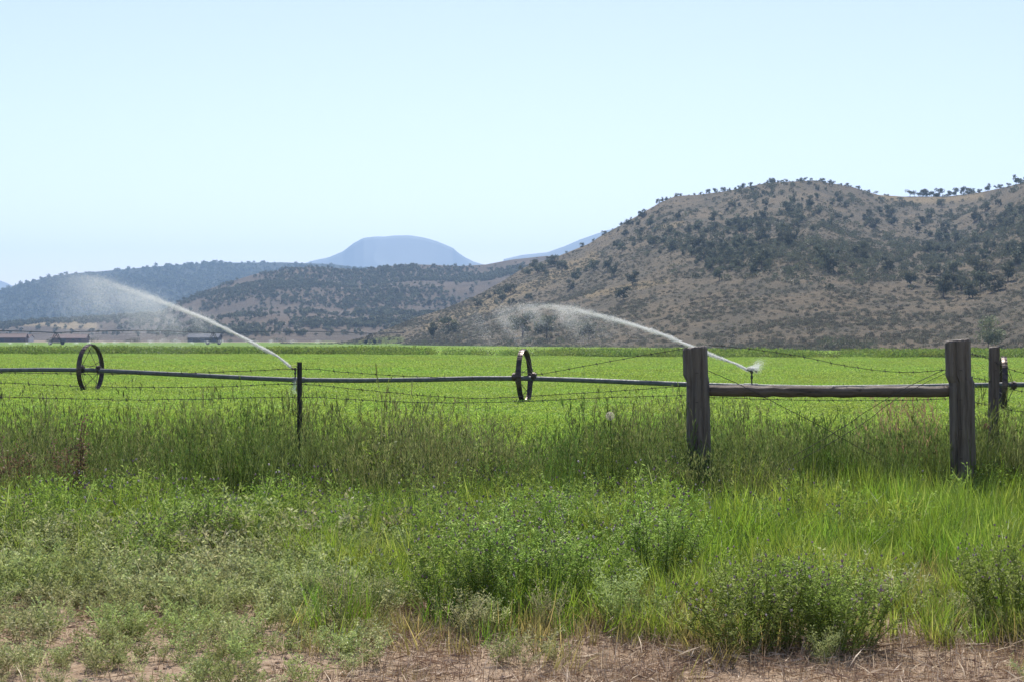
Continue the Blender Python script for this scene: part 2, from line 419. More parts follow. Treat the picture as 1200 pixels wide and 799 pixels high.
# ------------------------------------------------------------------ SETTING: hills
def seg_dist(px, py, poly):
    d = np.full(px.shape, 1e9)
    for (a, b), (c, e) in zip(poly[:-1], poly[1:]):
        t = np.clip(((px - a) * (c - a) + (py - b) * (e - b)) / ((c - a) ** 2 + (e - b) ** 2), 0, 1)
        d = np.minimum(d, np.hypot(px - a - t * (c - a), py - b - t * (e - b)))
    return d
class Hill:
    def __init__(s, name, crest, base_d, crest_d, mat, label, amp=3., wl=60., power=1.3, nu=220, nr=120, back=.8, zb=-.6, seed=1, dry=None, green=None, gully=0.):
        cx = [c[0] for c in crest]; cy = [c[1] for c in crest]
        s.px = np.linspace(cx[0], cx[-1], nu)
        bd = np.interp(s.px, [b[0] for b in base_d], [b[1] for b in base_d]); cd = np.interp(s.px, [b[0] for b in crest_d], [b[1] for b in crest_d])
        ker = np.hanning(9); ker /= ker.sum()
        sm = lambda a: np.convolve(np.pad(a, 4, 'edge'), ker, 'valid')
        bd = sm(bd); cd = sm(cd)
        zc = EYE + (HZ - np.interp(s.px, cx, cy)) / F * cd
        t = np.concatenate([np.linspace(-.03, 1, int(nr * .75)), np.linspace(1.02, 1 + back, int(nr * .25))])
        T, PX = np.meshgrid(t, s.px, indexing='ij')
        D = bd + (cd - bd) * T; U = (PX - 600) / F; X = U * D
        g = np.where(T < 1, np.clip(T, 0, 1) ** power, 1 - .55 * ((np.clip(T, 1, 9) - 1) / back) ** 1.2)
        Zr = zb + (zc - zb) * g
        env = np.sin(np.pi * np.clip(T, 0, 1)) ** .8 + .12 * sstep(.05, .3, T)
        nz = (fbm(X / wl, D / wl, 5, seed) - .5) * 2 * amp
        if gully: nz = nz - gully * np.abs(np.sin(X / wl * 1.3 + 4 * fbm(X / wl / 2, D / wl / 2, 2, seed + 9))) ** .7
        Zr = Zr + nz * env
        Zr = np.where(T <= 0, zb - .5 + 0 * Zr, Zr)
        s.D = D; s.Z = Zr; s.U = U[0]; s.PY = HZ - (Zr - EYE) / D * F
        at = {}
        dd = np.zeros_like(X); gg = np.zeros_like(X)
        wob = (fbm(PX / 25, s.PY / 12, 4, seed + 5) - .5)
        for poly, w in (dry or []): dd = np.maximum(dd, 1 - sstep(.3, 1, seg_dist(PX, s.PY, poly) / w + wob * 1.2))
        for poly, w in (green or []): gg = np.maximum(gg, 1 - sstep(.3, 1, seg_dist(PX, s.PY, poly) / w + wob * 1.2))
        at['dry'] = dd * .9; at['green'] = gg * .8
        s.o = tag(grid_obj(name, X, D, Zr, mat, at), label, 'hill', None, 'structure')
    def at(s, px, py):
        """first point of the slope met when looking towards px, py"""
        f = np.interp(px, s.px, np.arange(len(s.px))); i = int(f); j = min(i + 1, len(s.px) - 1); k = f - i
        yy = s.PY[:, i] * (1 - k) + s.PY[:, j] * k; zz = s.Z[:, i] * (1 - k) + s.Z[:, j] * k; dd = s.D[:, i] * (1 - k) + s.D[:, j] * k
        hit = np.nonzero(yy <= py)[0]
        r = hit[0] if len(hit) else int(np.argmin(yy))
        u = (px - 600) / F
        return Vector((u * dd[r], dd[r], zz[r]))

hA = Hill('hillside', [(330, 402), (390, 402), (420, 396), (450, 387), (487, 372), (520, 362), (555, 347), (590, 328), (615, 312), (655, 299), (690, 285), (702, 277), (730, 262), (775, 236), (792, 229), (817, 228), (850, 224), (900, 214),
     (955, 211), (1000, 219), (1030, 228), (1060, 230), (1110, 230), (1150, 225), (1200, 214), (1260, 205), (1330, 220), (1420, 250)],
    [(330, 520), (420, 480), (520, 400), (700, 310), (900, 245), (1200, 205), (1420, 200)],
    [(330, 540), (420, 560), (520, 640), (640, 720), (800, 740), (960, 700), (1060, 760), (1120, 760), (1200, 660), (1420, 640)],
    M['hillA'], 'brown sagebrush hill dotted with dark junipers', 3.4, 70, 1.28, 330, 170, .8, -.7, 11,
    [([(500, 384), (560, 360), (610, 341), (650, 322), (695, 302)], 11), ([(1030, 230), (1060, 233), (1100, 234), (1150, 230)], 7), ([(770, 268), (800, 262)], 5), ([(690, 345), (780, 330)], 6)],
    [([(400, 404), (470, 398)], 5), ([(560, 407), (1250, 413)], 4)], 2.2)
hB = Hill('scrub_hill', [(-150, 384), (-40, 380), (60, 377), (130, 372), (190, 365), (212, 352), (250, 336), (300, 320), (340, 314), (370, 312), (420, 316), (450, 312), (480, 309), (540, 311), (570, 309), (600, 303), (640, 299), (700, 300), (800, 300)],
    [(-150, 900), (130, 820), (200, 760), (420, 700), (800, 700)], [(-150, 1250), (130, 1250), (250, 1350), (420, 1450), (600, 1400), (800, 1400)],
    M['hillB'], 'brown hill with dark scrub in the middle distance', 8, 150, 1.2, 240, 110, .8, -.7, 23,
    [([(0, 380), (60, 379), (110, 382)], 6)], [([(330, 404), (470, 399)], 3)], 6)
hC = Hill('wooded_hill', [(-200, 352), (-100, 345), (0, 341), (30, 331), (55, 325), (85, 320), (115, 318), (150, 315), (200, 311), (250, 308), (330, 307), (390, 309), (420, 313), (470, 325), (560, 340)],
    [(-200, 1700), (560, 1700)], [(-200, 2500), (0, 2500), (300, 2800), (560, 2800)],
    M['hillC'], 'dark blue wooded ridge behind the left of the field', 10, 300, 1.15, 180, 90, .7, -.7, 31, None, None, 8)
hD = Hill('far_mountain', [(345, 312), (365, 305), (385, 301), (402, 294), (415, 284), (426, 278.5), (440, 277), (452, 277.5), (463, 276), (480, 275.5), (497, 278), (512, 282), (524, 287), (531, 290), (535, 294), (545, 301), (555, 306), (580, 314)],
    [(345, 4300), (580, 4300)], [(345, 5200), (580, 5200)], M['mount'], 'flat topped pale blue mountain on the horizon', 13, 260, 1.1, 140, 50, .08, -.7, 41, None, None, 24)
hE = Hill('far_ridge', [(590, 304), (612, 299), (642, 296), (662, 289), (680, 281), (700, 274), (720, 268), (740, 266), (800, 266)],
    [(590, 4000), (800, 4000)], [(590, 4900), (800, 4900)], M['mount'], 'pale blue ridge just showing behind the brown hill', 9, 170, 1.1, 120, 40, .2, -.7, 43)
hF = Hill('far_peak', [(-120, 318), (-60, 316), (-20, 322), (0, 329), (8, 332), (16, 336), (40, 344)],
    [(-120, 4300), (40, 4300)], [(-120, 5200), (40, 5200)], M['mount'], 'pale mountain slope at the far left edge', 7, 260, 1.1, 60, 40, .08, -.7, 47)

# ------------------------------------------------------------------ trees on the hills
jm = [tree_mesh(4.2 * k, 2.1 * w, 9, 520, .5, [M['juniper'], M['bark']], .16, .1, 'juniper_tree', True) for k, w in ((1, 1), (.9, 1.15), (1.15, .85), (.8, .95), (1, 1.2))]
om = [tree_mesh(4.2, 2.2, 6, 300, .45, [M['juniper'], M['bark']], .15, .34, 'juniper_tree', True) for k in range(3)]
REG = [  # centre px, py, radius px, py, count, wording
    (790, 287, 75, 16, 34, 'dark juniper in the thick belt slanting across the brown hill'),
    (885, 275, 52, 36, 52, 'dark juniper in the thick belt slanting across the brown hill'),
    (860, 308, 48, 16, 24, 'dark juniper at the lower edge of the thick belt on the brown hill'),
    (955, 252, 45, 20, 20, 'dark juniper on the steep slope under the hilltop'),
    (920, 228, 70, 14, 22, 'dark juniper on the steep slope under the hilltop'),
    (1030, 262, 20, 15, 10, 'dark juniper in the clump below the grassy saddle'),
    (1100, 275, 26, 34, 24, 'dark juniper in the gully stripe on the right of the hill'),
    (1106, 330, 18, 18, 11, 'dark juniper at the foot of the gully stripe on the hill'),
    (1172, 262, 30, 22, 20, 'dark juniper in the dense clump on the right shoulder of the hill'),
    (1150, 297, 16, 10, 7, 'dark juniper on the right flank of the hill'),
    (1195, 300, 16, 14, 8, 'dark juniper on the right flank of the hill'),
    (640, 318, 50, 6, 11, 'dark juniper strung along the low spur of the brown hill'),
    (590, 350, 30, 8, 12, 'dark juniper strung along the low spur of the brown hill'),
    (690, 322, 36, 9, 6, 'scattered dark juniper below the spur of the brown hill'),
    (760, 262, 40, 12, 10, 'dark juniper on the left shoulder of the hilltop'),
    (985, 300, 30, 18, 7, 'scattered dark juniper halfway up the brown hill'),
    (1125, 345, 30, 8, 5, 'scattered dark juniper low on the right of the hill')]
SING = [(741, 336, 1), (730, 354, 1), (972, 322, 1.2), (962, 308, 1), (1041, 322, 1.1), (1068, 338, 1), (1105, 350, 1.3), (1146, 326, 1.15), (1181, 332, 1.1), (668, 340, .8), (1002, 300, .9),
        (525, 392, 1.3), (508, 398, 1.2), (640, 398, 1.5), (612, 396, 1.5), (690, 398, 1.0), (1165, 345, .9), (843, 330, .9), (560, 362, .9)]
JG = 'junipers on the brown hill'
def part_tree(me_parts, p, sc, label, group=None, name='juniper_tree'):
    e = empty(name, p - Vector((0, 0, .15)), rnd.uniform(0, 6.28)); e.scale = (sc * rnd.uniform(.9, 1.15), sc * rnd.uniform(.9, 1.15), sc); tag(e, label, 'tree', group)
    for nm, me in zip(('crown', 'trunk'), me_parts):
        o = bpy.data.objects.new(nm, me); COL.objects.link(o); o.parent = e
    return e
def plant_tree(meshes, p, sc, label, group=JG, name='juniper_tree'):
    me = rnd.choice(meshes)
    if isinstance(me, tuple): return part_tree(me, p, sc, label, group, name)
    o = bpy.data.objects.new(name, me); COL.objects.link(o)
    o.location = p - Vector((0, 0, .15)); o.rotation_euler = (0, 0, rnd.uniform(0, 6.28)); s = sc
    o.scale = (s * rnd.uniform(.9, 1.15), s * rnd.uniform(.9, 1.15), s); tag(o, label, 'tree', group); return o
used = []
for cx, cy, rx, ry, n, lab in REG:
    k = 0; tries = 0
    while k < n and tries < 4000:
        tries += 1
        a = rnd.uniform(0, 6.283); r = math.sqrt(rnd.random()); px = cx + rx * r * math.cos(a); py = cy + ry * r * math.sin(a)
        if any(abs(px - q[0]) < 5 and abs(py - q[1]) < 4 for q in used): continue
        p = hA.at(px, py)
        if EYE + (HZ - py) / F * p.y - p.z > 4: continue
        used.append((px, py)); k += 1
        plant_tree(jm, p, (.42 + .72 * rnd.random() ** 1.4) * (.62 if py < 240 and px < 1040 else 1), lab)
sp = [tree_mesh(4.2, 2.1 * k, 9, 520, .5, [M['juniper'], M['bark']], .16, .14, 'juniper_tree', True) for k in (.9, 1, 1.15)]
for px, py, s in SING: part_tree(rnd.choice(sp), hA.at(px, py), s, 'dark juniper standing by itself on the open brown slope', JG)
def crest(hill, px):
    k = int(np.clip(np.searchsorted(hill.px, px), 1, len(hill.px) - 1)); return hill.at(px, hill.PY[:, k].min() + .4)
pxs = 600.
while pxs < 1036:
    g = rnd.random()
    pxs += rnd.uniform(9, 22) if pxs < 770 else rnd.uniform(2.5, 11)
    p = crest(hA, pxs); p.z -= rnd.uniform(.1, 1.0)
    plant_tree(om if g < .18 else jm, p, rnd.uniform(.28, .62), 'small juniper silhouetted along the hill crest left of the saddle')
pxs = 1056.
while pxs < 1215:
    pxs += rnd.uniform(3, 10.5); p = crest(hA, pxs); p.z -= rnd.uniform(0, .6)
    plant_tree(om if rnd.random() < .25 else jm, p, rnd.uniform(.5, 1.1), 'small juniper silhouetted above the dry grassy saddle')
# pale willow and dark bushes at the hill foot
wm = [tree_mesh(4.6, 2.6, 14, 1500, .28, [M['paletree'], M['bark']], .1, .12, 'willow', True)]
p = hA.at(1157, 409)
part_tree(wm[0], p, 1.0, 'pale green rounded willow at the foot of the hill behind the right fence posts', None, 'willow_tree')
fb = [bush_mesh(1.7, 1.7, 260, .35, M['juniper'], 'bush') for _ in range(2)]
for px, py in ((498, 405), (596, 405), (618, 402), (632, 404), (655, 402), (975, 409), (1000, 409), (1018, 410)):
    plant_tree(fb, hA.at(px, py), rnd.uniform(.7, 1.1), 'low dark bush where the brown hill meets the field', 'bushes along the hill foot', 'bush')

def hill_scatter(name, hill, n, test, meshes, s0, s1, label, cat):
    pts = []; 
    nr, nu = hill.D.shape; front = int(nr * .75)
    ii = rng.integers(1, front, n * 4); jj = rng.integers(0, nu - 1, n * 4); fr = rng.uniform(0, 1, n * 4)
    a0 = hill.D[ii - 1, jj] * (1 - fr) + hill.D[ii, jj] * fr; z0 = hill.Z[ii - 1, jj] * (1 - fr) + hill.Z[ii, jj] * fr
    y0 = hill.PY[ii - 1, jj] * (1 - fr) + hill.PY[ii, jj] * fr
    fu = rng.uniform(0, 1, n * 4); pxs = hill.px[jj] * (1 - fu) + hill.px[jj + 1] * fu
    z1 = hill.Z[ii, jj + 1]; z0 = z0 * (1 - fu) + (hill.Z[ii - 1, jj + 1] * (1 - fr) + hill.Z[ii, jj + 1] * fr) * fu
    a0 = a0 * (1 - fu) + (hill.D[ii - 1, jj + 1] * (1 - fr) + hill.D[ii, jj + 1] * fr) * fu
    keep = rng.uniform(0, 1, n * 4) < test(pxs, y0, (pxs - 600) / F * a0, a0)
    pxs = pxs[keep][:n]; a0 = a0[keep][:n]; z0 = z0[keep][:n]; m = len(pxs)
    s = rng.uniform(s0, s1, m)
    scatter(name, np.stack([(pxs - 600) / F * a0, a0, z0 - .1], 1), np.stack([0 * s, 0 * s, rng.uniform(0, 6.28, m)], 1), np.stack([s, s, s * rng.uniform(.8, 1.15, m)], 1), rng.integers(0, len(meshes), m), meshes, label, cat)

sm_ = [bush_mesh(.55, .6, 60, .2, M['sage'], 'sage') for _ in range(4)]
hill_scatter('sagebrush', hA, 30000, lambda px, py, x, d: (.25 + .75 * sstep(.42, .62, fbm(x / 22, d / 22, 3, 77))) * sstep(205, 330, py), sm_, .35, 1.15, 'grey sagebrush speckling the lower slopes of the brown hill', 'sagebrush')
hs_ = [bush_mesh(1.1, .9, 70, .42, M['juniper'], 'scrub') for _ in range(3)]
hill_scatter('hill_scrub', hA, 5500, lambda px, py, x, d: (.12 + .88 * sstep(.44, .62, fbm(x / 28, d / 34, 4, 71))) * sstep(345, 300, py) * (.04 + .96 * sstep(700, 860, px)), hs_, .3, 1.35, 'small dark scrub freckling the upper slopes of the brown hill', 'scrub')
fj = [tree_mesh(3.6, 2., 7, 110, .85, [M['juniper'], M['bark']], .16, .05, 'far_juniper') for _ in range(4)]
def covB(px, py, x, d):
    n = fbm(x / 90, d / 60, 4, 91)
    band = fbm((x + d * .6) / 70, (d - x * .3) / 200, 3, 92)
    up = sstep(396, 330, py)
    return np.clip(sstep(.405, .56, n * .5 + band * .5 + .12 * (up - .5)) , .06, 1) * sstep(397, 388, py)
hill_scatter('juniper_scrub', hB, 9000, covB, fj, .4, 1.0, 'dark juniper scrub covering the middle hill', 'scrub')
hill_scatter('woodland', hC, 9000, lambda px, py, x, d: .35 + .65 * sstep(.35, .6, fbm(x / 160, d / 160, 3, 95)) + 0 * px, fj, 1.0, 2.1, 'dark woodland covering the far ridge', 'woodland')

# ------------------------------------------------------------------ farm sheds beyond the field
def shed(px, d, w, dp, h, rz, wall, roof, label, nwin=2):
    u = (px - 600) / F; x = u * d; z = float(gz(x, d))
    r = empty('farm_shed', (x, d, z), rz); tag(r, label, 'shed', 'farm sheds beyond the field')
    b = MB(); b.box((0, 0, h / 2), (w, dp, h))
    b.add([(-w / 2, -dp / 2, h), (-w / 2, dp / 2, h), (-w / 2, 0, h + dp * .22)], [(0, 2, 1)]); b.add([(w / 2, -dp / 2, h), (w / 2, dp / 2, h), (w / 2, 0, h + dp * .22)], [(0, 1, 2)])
    b.build('wall', wall, r)
    b = MB(); e = .35; k = dp * .22
    for s in (-1, 1):
        y1 = s * (dp / 2 + e); z1 = h - k * e / (dp / 2)
        b.add([(-w / 2 - e, 0, h + k + .03), (w / 2 + e, 0, h + k + .03), (w / 2 + e, y1, z1 + .03), (-w / 2 - e, y1, z1 + .03),
               (-w / 2 - e, 0, h + k + .15), (w / 2 + e, 0, h + k + .15), (w / 2 + e, y1, z1 + .15), (-w / 2 - e, y1, z1 + .15)],
              [(0, 1, 2, 3), (4, 7, 6, 5), (0, 4, 5, 1), (2, 6, 7, 3), (1, 5, 6, 2), (0, 3, 7, 4)])
    b.build('roof', roof, r)
    b = MB(); b.box((-w * .2, -dp / 2 - .03, h * .4), (min(3.2, w * .3), .06, h * .8)); b.build('door', M['door'], r)
    for i in range(nwin):
        b = MB(); b.box((w * (.12 + .2 * i), -dp / 2 - .03, h * .6), (1.1, .06, .8)); b.build('window', M['door'], r)
shed(10, 690, 15, 7, 1.9, .12, M['shed_red'], M['shed_roof'], 'low red shed at the far left edge of the field')
shed(29, 705, 6, 5, 1.9, -.1, M['shed_white'], M['shed_roof'], 'small white walled shed between the two red sheds', 1)
shed(83, 690, 14, 7, 1.7, .05, M['shed_red'], M['shed_roof'], 'long red brown shed behind the left wheel')
shed(240, 690, 13, 7, 1.9, -.06, M['shed_blue'], M['shed_blue'], 'grey blue shed below the long water jet')
for px in (18, 45, 60, 108, 140, 155, 205, 222, 262, 300, 322):
    x = (px - 600) / F * 700
    plant_tree(fb, Vector((x, 700 + rnd.uniform(-8, 20), float(gz(x, 700)))), rnd.uniform(.6, 1.2), 'dark bush among the sheds on the far edge of the field', 'bushes on the far field edge', 'bush')

# ------------------------------------------------------------------ centre pivot irrigator
def pv(px): 
    d = np.interp(px, [-160, 250, 640], [430, 455, 640]); x = (px - 600) / F * d
    return Vector((x, d, float(gz(x, d))))
piv = empty('pivot_irrigator', pv(250)); tag(piv, 'long centre pivot irrigator on A frame towers across the far field', 'irrigator')
o0 = piv.location
tw = [-118, 66, 250, 434, 610]
b = MB()
for a, c in zip(tw[:-1], tw[1:]):
    A = pv(a) - o0 + Vector((0, 0, 3.3)); B = pv(c) - o0 + Vector((0, 0, 3.3))
    b.tube([A.lerp(B, q) + Vector((0, 0, .55 * math.sin(math.pi * q))) for q in np.linspace(0, 1, 13)], .14, 6)
b.build('pipe', M['tpost'], piv)
b = MB()
for a, c in zip(tw[:-1], tw[1:]):
    A = pv(a) - o0 + Vector((0, 0, 3.3)); B = pv(c) - o0 + Vector((0, 0, 3.3))
    sd = (B - A).cross(Vector((0, 0, 1))).normalized() * .5
    low = [A.lerp(B, q) + Vector((0, 0, .5 * math.sin(math.pi * q) - .75 * min(1, 4 * q * (1 - q) * 1.6))) for q in np.linspace(0, 1, 13)]
    top = [A.lerp(B, q) + Vector((0, 0, .55 * math.sin(math.pi * q))) for q in np.linspace(0, 1, 13)]
    for s in (-1, 1):
        b.tube([p + sd * s * (0 if i in (0, 12) else 1) for i, p in enumerate(low)], .025, 4)
        for i in range(1, 12): b.tube([low[i] + sd * s, top[i]], .02, 4)
b.build('truss', M['tpost'], piv)
for a in tw:
    q = pv(a) - o0; e = MB(); n_ = Vector((.85, .5, 0))
    for s in (-1, 1):
        for k in (-.3, .3):
            e.tube([q + Vector((k, 0, 3.3)), q + n_ * s * 1.5 + Vector((k * .4, 0, .55))], .11, 5)
    e.tube([q + n_ * -1.9 + Vector((0, 0, .55)), q + n_ * 1.9 + Vector((0, 0, .55))], .09, 6)
    e.tube([q + n_ * -.75 + Vector((0, 0, 1.9)), q + n_ * .75 + Vector((0, 0, 1.9))], .04, 5)
    e.build('tower', M['tpost'], piv)
    for s in (-1, 1):
        w = MB(); c = q + n_ * s * 1.7 + Vector((0, 0, .55))
        w.tube([c + Vector((-.12, .2, 0)) , c + Vector((.12, -.2, 0))], [.55, .55], 16); w.build('wheel', M['rubber'], piv)

# ------------------------------------------------------------------ water
def jet(name, path, label, core=(.02, .2), n_core=5000, n_mist=9000, fall=1.6, wide=.5, drop=.002, mist_from=.15, cat='water jet', depthy=.8):
    """droplets flung along a path: a dense core that breaks up, and mist drifting down below it"""
    pts = np.array([list(p) for p in path]); o = pts[0].copy(); sg = np.diff(pts, axis=0); ln = np.linalg.norm(sg, axis=1); L = np.concatenate([[0], np.cumsum(ln)])
    def at(q):
        s_ = q * L[-1]; p = np.stack([np.interp(s_, L, pts[:, k]) for k in range(3)], 1)
        i_ = np.clip(np.searchsorted(L, s_, 'right') - 1, 0, len(sg) - 1); return p, sg[i_] / ln[i_][:, None]
    n = n_core; q = 1 - (1 - rng.random(n)) ** .5; p, d = at(q); sp = core[0] + (core[1] - core[0]) * q ** 1.3
    pulse = 1 + .35 * np.sin(q * 60 + 2 * np.sin(q * 23))          # ragged edge of the stream
    p1 = p + np.stack([rng.normal(0, 1, n) * sp * .5, rng.normal(0, 1, n) * sp * .5, rng.normal(0, 1, n) * sp * .5 * pulse - np.abs(rng.normal(0, 1, n)) * sp * .8 * q], 1)
    d1 = d + rng.normal(0, .12, (n, 3)); l1 = drop * rng.uniform(2, 7, n); w1 = drop * rng.uniform(.8, 1.6, n)
    n = n_mist; q = mist_from + (1 - mist_from) * rng.random(n) ** .8; p, d = at(q); k = np.abs(rng.normal(0, .45, n)) * (.25 + q)
    p2 = p + np.stack([rng.normal(0, 1, n) * wide * (.2 + q), rng.normal(0, 1, n) * depthy * q, rng.normal(0, 1, n) * wide * .22 * q - fall * k], 1)
    veil = fbm(p2[:, 0] * 2.2 + p2[:, 2] * 1.2, p2[:, 2] * .8, 3, 88)      # drifting sheets
    keep = rng.random(n) < np.clip((veil - .28) * 2.6, .12, 1); p2 = p2[keep]; n = len(p2)
    d2 = rng.normal(0, .4, (n, 3)) + np.array([.15, 0, 1]); l2 = drop * rng.uniform(1, 2.5, n); w2 = drop * rng.uniform(.7, 1.3, n)
    p = np.concatenate([p1, p2]) - o; d = np.concatenate([d1, d2]); l = np.concatenate([l1, l2]); w = np.concatenate([w1, w2]); n = len(p)
    d /= np.linalg.norm(d, axis=1)[:, None]; a = np.cross(d, rng.normal(0, 1, (n, 3))); a /= np.linalg.norm(a, axis=1)[:, None] + 1e-9; b_ = np.cross(a, d)
    v = np.empty((n, 4, 3)); v[:, 0] = p - d * l[:, None]; v[:, 1] = p + d * l[:, None]; v[:, 2] = p + a * w[:, None]; v[:, 3] = p - a * w[:, None] * .5 + b_ * w[:, None] * .8
    f = (np.arange(n) * 4)[:, None, None] + np.array([[0, 2, 3], [1, 3, 2], [0, 3, 1], [0, 1, 2]])[None]      # slim tetrahedra
    f = f.reshape(-1, 3); me = bpy.data.meshes.new(name); me.vertices.add(n * 4); me.vertices.foreach_set('co', v.astype(np.float32).ravel())
    me.loops.add(len(f) * 3); me.loops.foreach_set('vertex_index', f.astype(np.int32).ravel()); me.polygons.add(len(f))
    me.polygons.foreach_set('loop_start', np.arange(len(f), dtype=np.int32) * 3); me.update(calc_edges=True); me.validate(); me.materials.append(M['water'])
    ob = bpy.data.objects.new(name, me); COL.objects.link(ob); ob.location = o
    tag(ob, label, cat, None, 'stuff'); return ob

# ------------------------------------------------------------------ wheel line
PTS = [(-70, 434, 50.5), (0, 433.5, 49.6), (50, 433, 49), (106, 433.5, 48.3), (160, 436, 47.8), (230, 439.5, 47.2), (300, 443, 46.8), (350, 445, 46.4), (420, 445.5, 45.9), (500, 444.5, 45.2), (560, 443, 44.8), (614, 443, 44.4),
       (680, 445, 44), (740, 447.5, 43.7), (800, 450, 43.4), (880, 452.5, 43.2), (960, 454, 43), (1060, 453, 42.7), (1120, 451.5, 42.6), (1177, 450.5, 42.4), (1230, 450.5, 42.2), (1300, 452, 41.9)]
wl = empty('wheel_line', P(614, 475, 44.4)); tag(wl, 'long rusty wheeled irrigation line rolling across the green field', 'irrigation line')
W0 = wl.location.copy()
b = MB(); b.tube([P(*q) - W0 for q in PTS], .066, 12); b.build('pipe', M['pipe'], wl, True)
b = MB()
for i in range(0, len(PTS) - 1):      # joint couplers
    pass
for px, py, d in ((350, 445, 46.4), (880, 452.5, 43.2)):
    c = P(px, py, d) - W0; b.tube([c - Vector((.18, -.04, 0)), c + Vector((.18, -.04, 0))], .085, 12)
b.build('coupler', M['pipe'], wl)
AX = Vector((.974, -.226, 0)).normalized()
def wheel(px, py, d, R, tilt):
    c = P(px, py, d) - W0; ax = (AX + Vector((0, 0, tilt))).normalized()
    e1 = ax.cross(Vector((0, 0, 1))).normalized(); e2 = e1.cross(ax).normalized()
    ring = lambda r, a, o: c + e1 * r * math.cos(a) + e2 * r * math.sin(a) + ax * o
    N = 56; b = MB(); w = .07; th = .026
    vs = []; fs = []
    for i in range(N):
        a = 2 * math.pi * i / N
        vs += [ring(R, a, -w), ring(R + .006, a, 0), ring(R, a, w), ring(R - th, a, w), ring(R - th * .5, a, 0), ring(R - th, a, -w)]
    for i in range(N):
        for k in range(6): fs.append((i * 6 + k, i * 6 + (k + 1) % 6, ((i + 1) % N) * 6 + (k + 1) % 6, ((i + 1) % N) * 6 + k))
    b.add(vs, fs)
    for i in range(28):   # small cleats
        a = 2 * math.pi * i / 28
        b.tube([ring(R + .007, a, -w * .95), ring(R + .007, a, w * .95)], .008, 4)
    w_ = b.build('wheel', M['rim'], wl, False)
    for i in range(12):
        a = 2 * math.pi * i / 12 + .2; s = -1 if i % 2 else 1
        sp = MB(); sp.tube([ring(.085, a + .9 * (1 if i % 4 < 2 else -1), s * .27), ring(R - .02, a, s * .02)], .0085, 5); sp.build('spoke', M['rim'], w_)
    for s in (-1, 1):
        h = MB(); h.tube([c + ax * (s * .27 - .035), c + ax * (s * .27 + .035)], [.115, .115], 16); h.tube([c + ax * (s * .27 - .07), c + ax * (s * .27 + .07)], .088, 12); h.build('hub', M['rim'], w_)
    return w_
wheel(106, 432.5, 48.3, .74, 0); wheel(614.5, 441, 44.4, .745, .03); wheel(1175.5, 451, 42.4, .74, -.02)
def sprinkler(px, py, d, h, side):
    c = P(px, py, d) - W0; b = MB()
    b.tube([c, c + Vector((0, 0, h))], .02, 8); b.tube([c + Vector((0, 0, h * .55)), c + Vector((0, 0, h * .75))], .033, 8)
    r = b.build('sprinkler', M['tpost'], wl, True)
    n = MB(); t = c + Vector((0, 0, h)); n.tube([t + Vector((0, 0, -.03)), t + Vector((0, 0, .05))], .036, 8)
    n.tube([t, t + Vector((-.13, 0, .065))], [.022, .013], 8); n.build('nozzle', M['brass'], r, True)
    a = MB(); a.tube([t + Vector((.1, 0, .02)), t + Vector((.02, 0, .11)), t + Vector((-.11, 0, .11)), t + Vector((-.15, 0, .07))], .01, 5)
    a.box(t + Vector((.12, 0, .02)), (.05, .03, .05)); a.build('swing_arm', M['brass'], r)
    return W0 + t + Vector((-.13, 0, .065))
n1 = sprinkler(346, 445, 46.45, .30, 1); n2 = sprinkler(881, 452.5, 43.2, .38, 1)

jet('water_spray', [n1] + [P(*q) for q in ((325, 417, 46.6), (300, 404, 46.9), (270, 388, 47.3), (240, 373, 47.8), (210, 361, 48.3), (180, 349, 48.9), (150, 338, 49.6), (120, 327, 50.4), (85, 319, 51.5))],
    'long white water jet arching up to the left from the sprinkler behind the thin steel post', (.032, .15), 36000, 190000, 1.7, .45, .0026, .35)
jet('water_spray', [n2] + [P(*q) for q in ((862, 426, 43.3), (840, 418, 43.5), (815, 408, 43.8), (780, 393, 44.2), (745, 381, 44.7), (710, 371, 45.3), (675, 362, 46), (640, 357, 46.8), (600, 359, 47.8), (575, 370, 48.5))],
    'white water jet arching left behind the thick wooden post from the sprinkler on the right', (.032, .14), 30000, 90000, 1.1, .5, .0026, .35)
jet('water_spray', [n2] + [P(*q) for q in ((886, 430, 43.2), (889, 425, 43.2), (893, 419, 43.2))], 'small white splash kicking up right of the right sprinkler head', (.04, .19), 7000, 1500, .2, .1, .002, .2)
jet('water_drip', [P(346, 447, 46.3), P(345, 455, 46.3), P(345, 463, 46.3)], 'white water dripping under the pipe joint at the thin steel post', (.06, .2), 2500, 600, .1, .12, .002, .2, 'water drip')
SPR = [(12, 5, 2), (32, 5, 2), (58, 5, 3), (90, 5, 2.5), (104, 4, 3), (122, 7, 3), (135, 8, 3.5), (150, 6, 3), (176, 10, 5.5), (190, 12, 6.5), (207, 10, 5.5), (226, 6, 3), (243, 7, 4), (258, 9, 5), (300, 8, 4), (318, 9, 4.5), (342, 9, 4.5), (372, 8, 4)]
